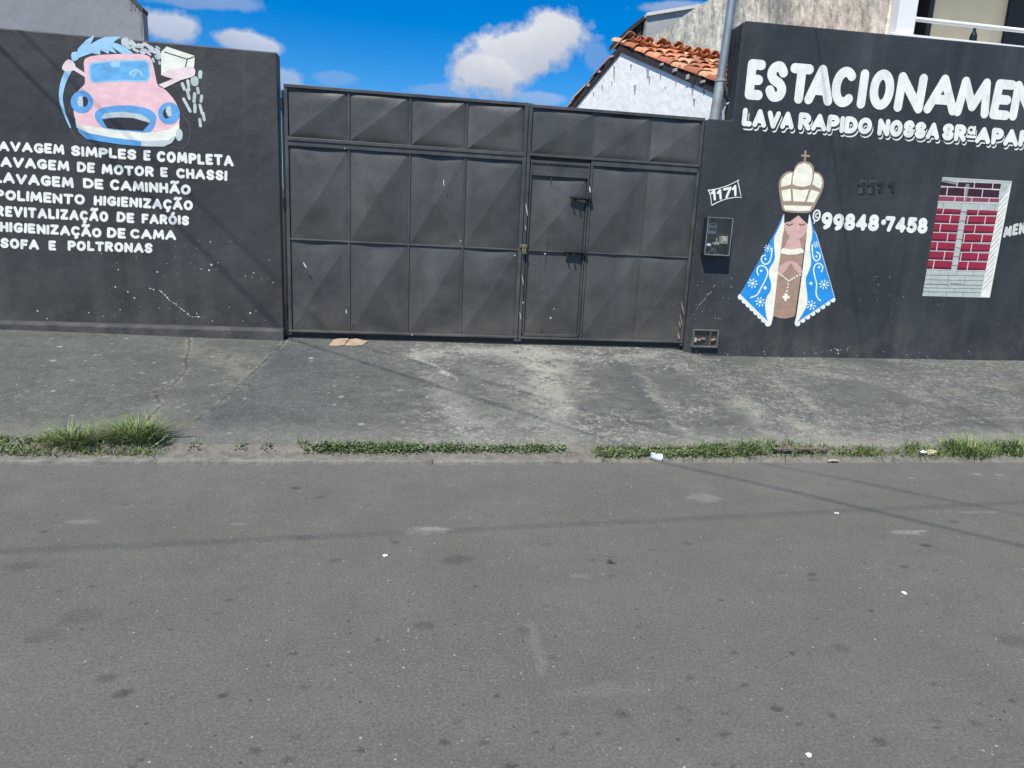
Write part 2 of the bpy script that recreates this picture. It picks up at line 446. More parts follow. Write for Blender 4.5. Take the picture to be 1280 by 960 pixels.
def road_col(X, Y):
    n1 = fbm(X, Y, .55, 41, 6); n2 = fbm(X, Y, 4, 42, 5, .6); n3 = fbm(X * .4, Y * 1.6, 3, 43, 5)
    c = np.ones(X.shape + (3,)) * np.array((0.127, 0.128, 0.112))
    c = lerp3(c, sstep(.42, .66, n1) * .55, (0.120, 0.120, 0.106))
    c = lerp3(c, sstep(.52, .72, n3) * .35, (0.144, 0.141, 0.123))
    # pale dust near the gutter
    c = lerp3(c, sstep(3.9, 4.75, Y + .5 * (n2 - .5)) * .30, (0.165, 0.162, 0.144))
    def blot(px, py, a, b, k, col, rag=.9):
        nonlocal c
        fx, fy = on_road(px, py)
        ix = np.searchsorted(X[0], [fx - 2 * a, fx + 2 * a]); iy = np.searchsorted(Y[:, 0], [fy - 2 * b, fy + 2 * b])
        if ix[0] >= ix[1] or iy[0] >= iy[1]: return
        sl = (slice(iy[0], iy[1]), slice(ix[0], ix[1]))
        e = np.hypot((X[sl] - fx) / a, (Y[sl] - fy) / b) + rag * (fbm(X[sl], Y[sl], 22, int(px) % 97, 4) - .5)
        c[sl] = lerp3(c[sl], (1 - sstep(.55, 1.15, e)) * k, col)
    dk = (0.046, 0.047, 0.048)
    for (px, py, a, k) in [(278, 870, .03, .75), (155, 866, .05, .6), (132, 848, .055, .4), (452, 938, .03, .7), (320, 938, .03, .5), (530, 782, .06, .35),
                           (556, 928, .025, .6), (605, 928, .03, .5), (764, 704, .03, .75), (765, 720, .04, .35), (775, 893, .045, .45), (907, 918, .03, .6), (970, 886, .035, .65),
                           (1100, 926, .04, .5), (1000, 905, .02, .6), (1015, 718, .04, .55), (1130, 708, .045, .5), (1157, 682, .04, .7), (1192, 652, .05, .45), (918, 816, .025, .6),
                           (930, 856, .025, .55), (990, 817, .02, .8), (950, 738, .03, .3), (1018, 724, .05, .3), (860, 680, .04, .4), (740, 700, .03, .35), (370, 610, .05, .6),
                           (400, 622, .05, .4), (570, 700, .11, .35), (380, 672, .07, .3), (420, 700, .05, .35), (495, 678, .04, .5), (100, 772, .12, .20), (55, 795, .10, .16), (40, 800, .05, .2),
                           (25, 708, .10, .25), (1265, 800, .10, .3), (640, 958, .03, .7), (1265, 876, .02, .6), (1225, 880, .02, .5), (895, 955, .03, .5), (706, 917, .02, .6), (748, 918, .02, .6), (1040, 895, .02, .5),
                           (655, 788, .05, .25), (685, 680, .03, .4), (1050, 810, .06, .25), (850, 885, .02, .4), (905, 892, .018, .5), (1170, 900, .03, .35), (1220, 905, .04, .35), (360, 950, .025, .6), (175, 950, .02, .5)]:
        blot(px, py, a * .82, a * .55, min(.85, k * 1.1), dk)
    r2 = np.random.default_rng(9)
    for k in range(110):
        q_ = r2.random() ** 2; blot(r2.uniform(0, 1280), r2.uniform(600, 960), .005 + .020 * q_, .004 + .011 * q_, r2.uniform(.2, .75), dk)
    for (px, py, a, b, k) in [(535, 663, .16, .05, .35), (540, 661, .08, .03, .5), (1135, 666, .10, .04, .5), (1150, 664, .05, .015, .6), (880, 622, .12, .08, .28), (1140, 597, .03, .02, .6), (1222, 592, .03, .02, .6),
                              (1250, 593, .06, .012, .6), (760, 862, .2, .05, .10), (105, 652, .1, .03, .25), (300, 655, .05, .02, .25), (672, 810, .03, .20, .16), (725, 720, .06, .03, .18), (1225, 640, .2, .02, .2)]:
        blot(px, py, a, b, k, (0.30, 0.30, 0.28), 1.3)
    return (c * (0.90 + 0.20 * n2)[..., None]).clip(.01, 1)


M_road = mat('worn asphalt', (0, 0, 0), rough=.9, var=.06, scale=14, bump=.0025, bscale=220, attr='Col', spec=.2, grain=.24, gscale=85, specks=[(60, .30, .06, (.36, .35, .31)), (30, .13, .05, (.45, .44, .40)), (55, .40, .05, (.06, .06, .058)), (140, .45, .14, (.25, .245, .22))])
road = grid_obj('road', axis_steps([(-60, -4.2, 2.5), (-4.2, -1.5, .014), (-1.5, 3.0, .010), (3.0, 7.2, .014), (7.2, 60, 2.5)]), axis_steps([(-14, .9, 1.2), (.9, 4.86, .012)]), road_z, road_col, M_road)

M_soil = mat('gutter soil', (.165, .155, .13), rough=.95, var=.35, scale=18, bump=.01, bscale=60)
SO = [(4.785, -.03), (4.83, .022), (4.90, .036), (4.972, .0750), (5.03, .060)]
soil = obj('soil_strip', [(x_, y_, z_) for y_, z_ in SO for x_ in (-60, 60)], [(2 * i, 2 * i + 1, 2 * i + 3, 2 * i + 2) for i in range(4)], M_soil); soil['kind'] = 'structure'
M_kerb = mat('worn kerb concrete', (.205, .198, .175), rough=.9, var=.30, scale=12, bump=.008, bscale=50, grain=.2, gscale=150, tint=(.15, .145, .13))
mb = MB(); x = -40.0; rr = random.Random(3)
while x < 1.12:
    ln = min(rr.uniform(3.5, 5.0), 1.13 - x)
    if ln < .1: break
    dz = rr.uniform(-.006, .006)
    mb.box(x, x + ln - .004, 4.745 + rr.uniform(-.004, .004), 4.855, -.08, .014 + dz * .3, .006); x += ln
kerb = mb.build('kerb', M_kerb); kerb['kind'] = 'structure'; smooth_by_angle(kerb)
M_earth = mat('bare ground', (.20, .195, .18), rough=.95, var=.3, scale=1.5)
gr = obj('ground', [(-900, -900, -.12), (900, -900, -.12), (900, 1500, -.12), (-900, 1500, -.12)], [(0, 1, 2, 3)], M_earth); gr['kind'] = 'structure'
yard = obj('yard_ground', [(-12, 7.60, .47), (3.40, 7.60, .47), (3.40, 30, .5), (-12, 30, .5)], [(0, 1, 2, 3)], mat('yard concrete', (.22, .21, .19), var=.2, scale=2)); yard['kind'] = 'structure'

# ------------------------------------------------------------------ paints for walls and murals
M_black = mat('weathered black wall paint', (.033, .0355, .039), rough=.60, var=.24, scale=1.5, bump=.010, bscale=7, spec=.35, grain=.10, gscale=50, tint=(.046, .0475, .050), dust=(.75, .5, (.12, .115, .10)), streak=.16)
M_black2 = mat('blue black wall paint', (.030, .0345, .040), rough=.60, var=.24, scale=1.4, bump=.010, bscale=7, spec=.35, grain=.10, gscale=50, tint=(.041, .045, .050), dust=(.70, .5, (.115, .112, .10)), streak=.16)
M_white = mat('white sign paint', (.83, .84, .79), rough=.7, var=.09, scale=22, grain=.07, gscale=60, tint=(.70, .71, .67), stretch=(1, 1, .45))
M_dull = mat('greyed white paint', (.60, .61, .58), rough=.75, var=.12, scale=8)
PAINTS = {}


def paint_mat(rgb, var=.06):
    k = (rgb, var)
    if k not in PAINTS: PAINTS[k] = mat('mural paint', srgb(*rgb), rough=.7, var=var + .06, scale=16, grain=.07, gscale=60, stretch=(.5, 1, 1))
    return PAINTS[k]


def disc(c, r, n=14, ry=None, rot=0):
    ry = ry or r
    return [(c[0] + r * math.cos(2 * math.pi * i / n) * math.cos(rot) - ry * math.sin(2 * math.pi * i / n) * math.sin(rot),
             c[1] + r * math.cos(2 * math.pi * i / n) * math.sin(rot) + ry * math.sin(2 * math.pi * i / n) * math.cos(rot)) for i in range(n)]


def stroke_polys(pts, r, r1=None, nd=14):
    out = []; k = len(pts); r1 = r if r1 is None else r1
    R = [r + (r1 - r) * i / max(1, k - 1) for i in range(k)]
    for i, p in enumerate(pts): out.append(disc(p, R[i], nd))
    for i in range(k - 1):
        (ax, ay), (bx, by) = pts[i], pts[i + 1]; l = math.hypot(bx - ax, by - ay)
        if l < 1e-6: continue
        nx, ny = -(by - ay) / l, (bx - ax) / l
        out.append([(ax + nx * R[i], ay + ny * R[i]), (ax - nx * R[i], ay - ny * R[i]), (bx - nx * R[i + 1], by - ny * R[i + 1]), (bx + nx * R[i + 1], by + ny * R[i + 1])])
    return out


def union(polys):
    vs, fs = [], []
    for p in polys:
        a = sum(p[i][0] * p[(i + 1) % len(p)][1] - p[(i + 1) % len(p)][0] * p[i][1] for i in range(len(p)))
        if a < 0: p = p[::-1]
        fs.append(list(range(len(vs), len(vs) + len(p)))); vs += [Vector(q) for q in p]
    v, e, f, *_ = delaunay_2d_cdt(vs, [], fs, 0, 1e-5)
    VV = np.array([(q.x, q.y) for q in v]); T = np.array([list(t) for t in f]); cen = VV[T].mean(1); keep = np.zeros(len(T), bool)
    for pl in fs:
        p = np.array([vs[i][:] for i in pl]); lo_, hi_ = p.min(0), p.max(0)
        ix = np.where((~keep) & (cen[:, 0] > lo_[0]) & (cen[:, 0] < hi_[0]) & (cen[:, 1] > lo_[1]) & (cen[:, 1] < hi_[1]))[0]
        if not len(ix): continue
        x, y = cen[ix, 0], cen[ix, 1]; ins = np.zeros(len(ix), bool)
        for a, b in zip(p, np.roll(p, -1, 0)):
            cr_ = (a[1] > y) != (b[1] > y)
            if a[1] != b[1]: ins ^= cr_ & (x < (b[0] - a[0]) * (y - a[1]) / (b[1] - a[1]) + a[0])
        keep[ix[ins]] = True
    return [(a, b) for a, b in VV], [tuple(t) for t in T[keep]]


def painted(name, groups, material, parent, lift, Y=WY, label=None):
    """flat paint on the wall plane: every group of (x,z) polygons is merged so nothing overlaps"""
    V, F = [], []
    for g in [[p for g in groups for p in g]]:
        v, f = union(g); k = len(V)
        V += [(a, Y - lift, b) for a, b in v]; F += [tuple(i + k for i in q) for q in f]
    o = obj(name, V, F, material, parent)
    if label: o['label'] = label
    return o


def arc(cx, cy, rx, ry, a0, a1, n=14):
    return [(cx + rx * math.cos(math.radians(a0 + (a1 - a0) * i / n)), cy + ry * math.sin(math.radians(a0 + (a1 - a0) * i / n))) for i in range(n + 1)]


def spline(p, n=6, closed=False):
    out = []; k = len(p)
    for i in range(k if closed else k - 1):
        a, b, c, d = [p[j % k] if closed else p[min(max(j, 0), k - 1)] for j in (i - 1, i, i + 1, i + 2)]
        for s in range(n):
            t = s / n
            out.append(tuple(.5 * (2 * b[q] + (c[q] - a[q]) * t + (2 * a[q] - 5 * b[q] + 4 * c[q] - d[q]) * t * t + (3 * b[q] - a[q] - 3 * c[q] + d[q]) * t ** 3) for q in (0, 1)))
    if not closed: out.append(p[-1])
    return out


O_ = arc(.5, .5, .5, .5, 0, 360, 28)
A_ = [[(0, 0), (.5, 1), (1, 0)], [(.22, .33), (.78, .33)]]
C_ = arc(.55, .5, .55, .5, 48, 312, 20)
S_ = spline([(.95, .82), (.72, .985), (.42, 1.0), (.12, .88), (.06, .70), (.30, .55), (.70, .45), (.95, .28), (.86, .08), (.55, 0), (.25, .03), (.03, .20)], 5)
TIL = [spline([(.12, 1.30), (.30, 1.42), (.50, 1.36), (.70, 1.30), (.90, 1.42)], 4)]
GLY = {  # width, strokes
    'A': (.74, A_), 'Ã': (.74, A_ + TIL),
    'C': (.62, [C_]), 'Ç': (.62, [C_, [(.55, -.22), (.70, -.30), (.52, -.42)]]),
    'D': (.60, [[(0, 0), (0, 1), (.35, 1)] + arc(.35, .5, .65, .5, 90, -90, 16) + [(0, 0)]]),
    'E': (.46, [[(1, 1), (0, 1), (0, 0), (1, 0)], [(0, .5), (.85, .5)]]),
    'F': (.46, [[(1, 1), (0, 1), (0, 0)], [(0, .5), (.85, .5)]]),
    'G': (.64, [C_ + [(.98, .2), (.98, .42), (.60, .42)]]),
    'H': (.56, [[(0, 0), (0, 1)], [(1, 0), (1, 1)], [(0, .5), (1, .5)]]),
    'I': (.001, [[(.5, 0), (.5, 1)]]),
    'L': (.44, [[(0, 1), (0, 0), (1, 0)]]),
    'M': (.80, [[(0, 0), (.12, 1), (.5, .2), (.88, 1), (1, 0)]]),
    'N': (.60, [[(0, 0), (0, 1), (1, 0), (1, 1)]]),
    'O': (.66, [O_]), 'Ó': (.66, [O_, [(.45, 1.28), (.68, 1.46)]]),
    'P': (.54, [[(0, 0), (0, 1), (.45, 1)] + arc(.45, .73, .55, .27, 90, -90, 12) + [(0, .46)]]),
    'R': (.56, [[(0, 0), (0, 1), (.45, 1)] + arc(.45, .74, .52, .26, 90, -90, 12) + [(0, .48)], [(.45, .48), (1, 0)]]),
    'S': (.56, [S_]),
    'T': (.62, [[(0, 1), (1, 1)], [(.5, 1), (.5, 0)]]),
    'V': (.70, [[(0, 1), (.5, 0), (1, 1)]]),
    'Z': (.56, [[(0, 1), (1, 1), (0, 0), (1, 0)]]),
    'a': (.40, [arc(.40, .80, .52, .26, 0, 360, 16), [(1.05, 1.08), (1.05, .52)], [(-.2, .26), (1.25, .26)]]),
    '1': (.24, [[(0, .74), (.8, 1), (.8, 0)]]),
    '4': (.56, [[(.72, 0), (.72, 1), (0, .28), (1, .28)]]),
    '5': (.54, [[(.92, 1), (.15, 1), (.08, .55)] + arc(.42, .33, .55, .33, 118, -150, 14)]),
    '7': (.52, [[(0, 1), (1, 1), (.38, 0)]]),
    '8': (.52, [arc(.5, .76, .40, .24, -90, 270, 18), arc(.5, .26, .5, .26, 90, 450, 18)]),
    '9': (.50, [arc(.5, .70, .5, .30, 0, 360, 20), [(1, .70), (.95, .40), (.75, .12), (.35, 0)]]),
    '.': (.001, [[(.5, .5), (.5, .52)]]),
    '-': (.3, [[(0, .5), (1, .5)]]),
}


def word(txt, quad, rr=.13, gap=.10, seed=0, jit=.018, Y=WY, spans=None, off=(0, 0), rk=1.0):
    """hand-painted word fitted to a quad TL TR BR BL (photo pixels laid on the wall): list of polygon groups in wall metres"""
    R_ = random.Random(seed); Q = [at_y(px, py, Y)[[0, 2]] for px, py in quad]
    Hc = (np.linalg.norm(Q[0] - Q[3]) + np.linalg.norm(Q[1] - Q[2])) / 2
    Wc = (np.linalg.norm(Q[0] - Q[1]) + np.linalg.norm(Q[3] - Q[2])) / 2
    r = rr * Hc
    ws = [GLY[c][0] for c in txt]; free = Wc / Hc - len(txt) * 2 * rr - gap * (len(txt) - 1)
    k = free / sum(ws); out = []; x = 0
    for i, c in enumerate(txt):
        if spans: u0, u1 = spans[i][0] + r / Wc, spans[i][1] - r / Wc
        else:
            u0 = (x + rr) * Hc / Wc; u1 = (x + rr + ws[i] * k) * Hc / Wc; x += ws[i] * k + 2 * rr + gap
        dx, dy, sy, tl = R_.gauss(0, jit) * .5, R_.gauss(0, jit), 1 + R_.gauss(0, jit), R_.gauss(0, jit)
        g = []
        for st in GLY[c][1]:
            pts = []
            for (a, b) in st:
                v = rr + (1 - 2 * rr) * (b * sy + dy)
                u = u0 + (u1 - u0) * (a if u1 - u0 > 1e-3 else .5) + (dx + tl * (b - .5)) * Hc / Wc
                p = (1 - v) * ((1 - u) * Q[3] + u * Q[2]) + v * ((1 - u) * Q[0] + u * Q[1])
                pts.append((p[0] + off[0], p[1] + off[1]))
            g += stroke_polys(pts, r * rk * (.5 if c == 'a' else 1))
        out.append(g)
    return out


def z2(x, y):   # crop (0,160) scale 3.5556 of the left lettering
    return (x / 3.5556, 160 + y / 3.5556)


def q2(x0, x1, t0, t1, b0, b1):
    return [z2(x0, t0), z2(x1, t1), z2(x1, b1), z2(x0, b0)]


# ------------------------------------------------------------------ left black wall with the car-wash mural and price list
lw = thing('boundary_wall', (-6.5, 7.5, .5), 'black painted wall left of the gate with pink car mural and white lettering', 'wall')
MB().prism([(-14, .2), (-1.372, .2), (-1.378, 3.335), (-14, 3.36)], WY, WY + .17, .012).build('wall_body', M_black, lw)
M_led = mat('dusty black cement', (.048, .051, .053), rough=.8, var=.3, scale=9, bump=.006, bscale=40, grain=.2, gscale=90, tint=(.075, .076, .074))
mb = MB()
mb.prism([(WY - .055, .40), (WY - .055, .575), (WY - .035, .60), (WY + .02, .615), (WY + .02, .40)], -14, -1.365, .006, 'X'); mb.build('ledge', M_led, lw)
LINES = [
    ('LAVAGEM SIMPLES E COMPLETA', [('LAVAGEM', q2(-45, 287, 56, 73, 99, 119)), ('SIMPLES', q2(315, 607, 78, 97, 124, 143)), ('E', q2(637, 669, 98, 99, 144, 145)), ('COMPLETA', q2(697, 1038, 102, 121, 151, 170))]),
    ('LAVAGEM DE MOTOR E CHASSI', [('LAVAGEM', q2(-38, 308, 122, 147, 169, 192)), ('DE', q2(343, 423, 150, 155, 196, 200)), ('MOTOR', q2(452, 683, 159, 173, 205, 218)), ('E', q2(713, 746, 174, 176, 218, 220)), ('CHASSI', q2(783, 1011, 178, 190, 223, 236))]),
    ('LAVAGEM DE CAMINHÃO', [('LAVAGEM', q2(-28, 328, 194, 221, 242, 268)), ('DE', q2(369, 460, 222, 229, 267, 275)), ('CAMINHÃO', q2(489, 848, 229, 252, 275, 297))]),
    ('POLIMENTO HIGIENIZAÇÃO', [('POLIMENTO', q2(-22, 378, 272, 297, 318, 343)), ('HIGIENIZAÇÃO', q2(417, 857, 299, 322, 344, 367))]),
    ('REVITALIZAÇÃO DE FARÓIS', [('REVITALIZAÇÃO', q2(-18, 482, 344, 373, 392, 418)), ('DE', q2(519, 598, 372, 377, 418, 423)), ('FARÓIS', q2(630, 841, 380, 390, 424, 433))]),
    ('HIGIENIZAÇÃO DE CAMA', [('HIGIENIZAÇÃO', q2(0, 452, 416, 443, 461, 487)), ('DE', q2(476, 559, 442, 447, 488, 493)), ('CAMA', q2(579, 783, 448, 454, 491, 498))]),
    ('SOFA E POLTRONAS', [('SOFA', q2(2, 174, 488, 499, 533, 543)), ('E', q2(217, 250, 500, 501, 543, 545)), ('POLTRONAS', q2(301, 679, 500, 512, 545, 556))]),
]
for i, (txt, ws) in enumerate(LINES):
    g = []
    for j, (w_, q_) in enumerate(ws): g += word(w_, q_, .138, .085, i * 10 + j)
    painted('lettering', g, M_white, lw, .002, label='white hand painted line reading ' + txt)


def zc(x, y):    # crop (60,40) scale 6: the car mural
    p = at_y(60 + x / 6.0, 40 + y / 6.0, WY); return (p[0], p[2])


def P(*pts): return [zc(*p) for p in pts]


def SP(*pts, n=4): return [zc(*p) for p in spline(list(pts), n, True)]


def ST(pts, w, w1=None, n=4):
    q = [zc(*p) for p in (spline(list(pts), n) if len(pts) > 2 else pts)]
    s = 1 / 6.0 / 114
    return stroke_polys(q, w * s / 2, None if w1 is None else w1 * s / 2)


PINK = paint_mat((231, 190, 196), .07); SKYB = paint_mat((150, 196, 226), .09); MIDB = paint_mat((92, 158, 214), .07); GLASSB = paint_mat((98, 168, 218), .16)
GREYP = paint_mat((186, 196, 198), .14); CREAM = paint_mat((228, 230, 216), .06); BLK = paint_mat((38, 42, 50), .1); TYRE = paint_mat((70, 72, 78), .1); PALEP = paint_mat((226, 208, 208), .06)
car = painted('car_mural', [[SP((270, 225), (300, 190), (400, 172), (560, 165), (690, 165), (760, 185), (785, 235), (805, 320), (825, 400), (875, 430), (940, 500), (980, 580), (985, 680), (940, 762), (780, 775), (560, 790), (400, 745), (260, 712), (205, 650), (195, 560), (230, 440), (275, 390), (274, 300))]], PINK, lw, .0022, label='pink cartoon car scrubbing itself, painted on the wall')
painted('wheel', [ST([(990, 610), (1040, 660), (1068, 740), (1055, 820), (1010, 872), (930, 860)], 9), ST([(168, 565), (155, 640), (170, 720), (215, 800), (275, 835), (355, 842)], 9)], TYRE, car, .0016)
painted('bumper', [[P((205, 660), (260, 703), (440, 725), (600, 742), (770, 755), (900, 735), (985, 683), (985, 725), (960, 780), (900, 812), (700, 817), (480, 792), (300, 757), (215, 717))]], CREAM, car, .0030)
painted('lower_bumper', [[P((208, 690), (216, 717), (300, 757), (480, 792), (700, 817), (700, 856), (560, 846), (400, 822), (290, 802), (235, 752))]], MIDB, car, .0036)
painted('lower_bumper', [[P((700, 817), (900, 812), (962, 782), (930, 832), (870, 860), (700, 857))], [[zc(*p) for p in disc((985, 772), 26, 16, 46)]]], GREYP, car, .0036)
painted('grille', [[SP((415, 715), (352, 630), (395, 573), (560, 550), (720, 567), (798, 608), (810, 660), (762, 748), (600, 742))]], MIDB, car, .0042)
painted('grille_band', [[P((405, 645), (425, 610), (560, 598), (700, 618), (765, 660), (765, 682), (640, 650), (520, 645))]], GREYP, car, .0048)
painted('mouth', [[P((408, 657), (460, 648), (520, 640), (640, 645), (765, 682), (712, 742), (520, 730), (445, 720))]], BLK, car, .0054)
painted('windshield', [[P((306, 246), (330, 228), (520, 212), (735, 208), (765, 235), (768, 345), (745, 375), (560, 370), (340, 383), (310, 360))]], SKYB, car, .0030)
ws_ = painted('windshield_glass', [[P((318, 256), (340, 240), (520, 224), (725, 220), (752, 245), (756, 335), (735, 360), (560, 358), (345, 370), (322, 350))]], GLASSB, car, .0036)
painted('steering_wheel', [ST(arc(660, 335, 44, 48, 200, 350), 16, n=1), ST([(640, 330), (665, 305)], 14), ST([(490, 240), (520, 240)], 40)], SKYB, car, .0042)
for (cx, cy, ra, l1, l2) in ((255, 525, 84, (252, 522), (275, 522)), (908, 610, 82, (915, 595), (890, 612))):
    h = painted('headlight', [[[zc(*p) for p in disc((cx, cy), ra, 28)]]], MIDB, car, .0036)
    painted('pupil', [[[zc(*p) for p in disc(l2, 27, 18, 38)]]], BLK, car, .0042)
    painted('bulb', [[P((l1[0] - 32, l1[1]), (l1[0] - 20, l1[1] - 36), (l1[0] + 6, l1[1] - 40), (l1[0] + 12, l1[1]), (l1[0] + 14, l1[1] + 38), (l1[0] - 14, l1[1] + 40))]], GREYP, car, .0048)
painted('arm', [ST([(180, 262), (282, 325)], 26, 22), [SP((110, 255), (148, 208), (192, 226), (208, 272), (165, 297), (115, 288))]], PALEP, car, .0028)
painted('arm', [[P((828, 396), (955, 345), (1080, 300), (1082, 338), (1000, 360), (872, 422))], [SP((860, 325), (900, 285), (1040, 262), (1088, 262), (1106, 300), (1082, 338), (960, 352))]], PALEP, car, .0046)
painted('hose', [ST([(155, 285), (112, 390), (98, 500), (125, 610), (168, 715)], 38, 8), [SP((176, 165), (200, 148), (232, 160), (226, 205), (185, 218))]], SKYB, car, .0024)
painted('water_jet', [[P((205, 205), (225, 125), (285, 62), (338, 27), (350, 30), (318, 92), (375, 60), (430, 38), (548, 34), (490, 78), (560, 100), (642, 160), (560, 166), (480, 112), (518, 163), (458, 140), (455, 164), (393, 135), (392, 172), (330, 158), (262, 182))]], SKYB, car, .0018)
painted('bucket', [[P((850, 150), (890, 110), (1102, 180), (1098, 255), (1085, 275), (1035, 268), (930, 300), (850, 327))]], CREAM, car, .0040)
painted('bucket_edge', [ST([(875, 150), (1045, 205)], 6), ST([(1045, 205), (1100, 185)], 6), ST([(1045, 205), (1032, 262)], 6)], BLK, car, .0052)
drops = []
R1 = random.Random(12)
for (x, y, a, b, t) in [(580, 75, 34, 22, 20), (1142, 318, 17, 28, 5), (1015, 408, 14, 30, -20), (1052, 385, 14, 26, -10), (1100, 368, 34, 30, 0), (1125, 440, 13, 25, -8), (1052, 468, 13, 40, -15), (1098, 492, 14, 38, 5), (1150, 500, 13, 28, 8),
                        (1042, 548, 13, 60, -28), (1102, 572, 14, 34, 0), (1148, 580, 13, 40, -15), (1168, 635, 13, 32, -10), (1141, 680, 13, 32, -8), (1055, 430, 16, 14, 0)]:
    hb = max(0, b - a * .6); sn_, cs_ = math.sin(math.radians(t)), math.cos(math.radians(t))
    drops.append(ST([(x + sn_ * hb, y - cs_ * hb), (x - sn_ * hb, y + cs_ * hb)], a * 1.45))
for k in range(58):
    x = R1.uniform(590, 850); c0 = 78 + (x - 600) * .28; y = c0 + R1.uniform(-22, 48) * (1 if x < 800 else 1.3)
    drops.append([[zc(*p) for p in disc((x, y), R1.uniform(12, 26), 10, R1.uniform(7, 13), math.radians(R1.uniform(10, 50)))]])
for k in range(9):
    drops.append([[zc(*p) for p in disc((785 + R1.uniform(0, 55), 165 + k * 9), R1.uniform(10, 16), 10, 8, math.radians(R1.uniform(20, 60)))]])
merged = []
for d in drops: merged += d
painted('soap_bubbles', [merged], GREYP, car, .0012)


def chips(poly_px, n, seed, parent, smax=.014, Y=WY, mtl=None):
    """flaked paint: small ragged pale flecks"""
    R_ = random.Random(seed); g = []
    (x0, y0, x1, y1) = poly_px
    for k in range(n):
        p = at_y(R_.uniform(x0, x1), R_.uniform(y0, y1), Y); s = .003 + (smax - .003) * R_.random() ** 3
        el = R_.uniform(.4, 1.0); rot = R_.uniform(0, 3)
        q = disc((p[0], p[2]), s, 7, s * el, rot)
        g.append([(a + R_.gauss(0, s * .18), b + R_.gauss(0, s * .18)) for a, b in q])
    return g


g = chips((120, 315, 345, 400), 26, 1, lw, .011) + chips((215, 300, 340, 350), 16, 2, lw, .007) + chips((0, 385, 345, 402), 16, 3, lw, .008) + chips((250, 400, 280, 416), 10, 8, lw, .009)
crk = [at_y(px, py, WY)[[0, 2]] for px, py in ((186, 360), (201, 364), (212, 375), (222, 382), (234, 392), (240, 396), (252, 396))]
R8 = random.Random(17)
for (p, q) in zip(crk[:-1], crk[1:]):
    n_ = max(2, int(math.hypot(*(q - p)) / .012))
    for k in range(n_):
        if R8.random() < .30: continue
        c0 = p + (q - p) * ((k + R8.random() * .5) / n_); w_ = R8.choice((.0012, .002, .003, .006)); a_ = math.atan2(q[1] - p[1], q[0] - p[0]) + R8.gauss(0, .35)
        g.append([(x_ + R8.gauss(0, w_ * .25) + R8.gauss(0, .0006), y_ + R8.gauss(0, w_ * .25)) for x_, y_ in disc((c0[0] + R8.gauss(0, .003), c0[1] + R8.gauss(0, .003)), .009, 8, w_, a_)])
tag(painted('paint_chips', [g], M_dull, lw, .0015), kind='stuff')

# ------------------------------------------------------------------ metal gate
M_gate = mat('dark grey gate paint', (.053, .0555, .057), rough=.46, var=.26, scale=2.6, bump=.005, bscale=8, spec=.45, grain=.08, gscale=50, tint=(.072, .073, .072), dust=(.55, .6, (.13, .115, .09)), streak=.15)
M_gfr = mat('dark grey gate frame paint', (.049, .0515, .054), rough=.46, var=.24, scale=6, spec=.45, tint=(.078, .079, .078), dust=(.30, .5, (.14, .12, .095)))
M_blackm = mat('black iron', (.018, .018, .020), rough=.45, var=.2, scale=20)
M_brass = mat('tarnished brass', (.20, .17, .08), rough=.5, var=.4, scale=60, metal=.6)


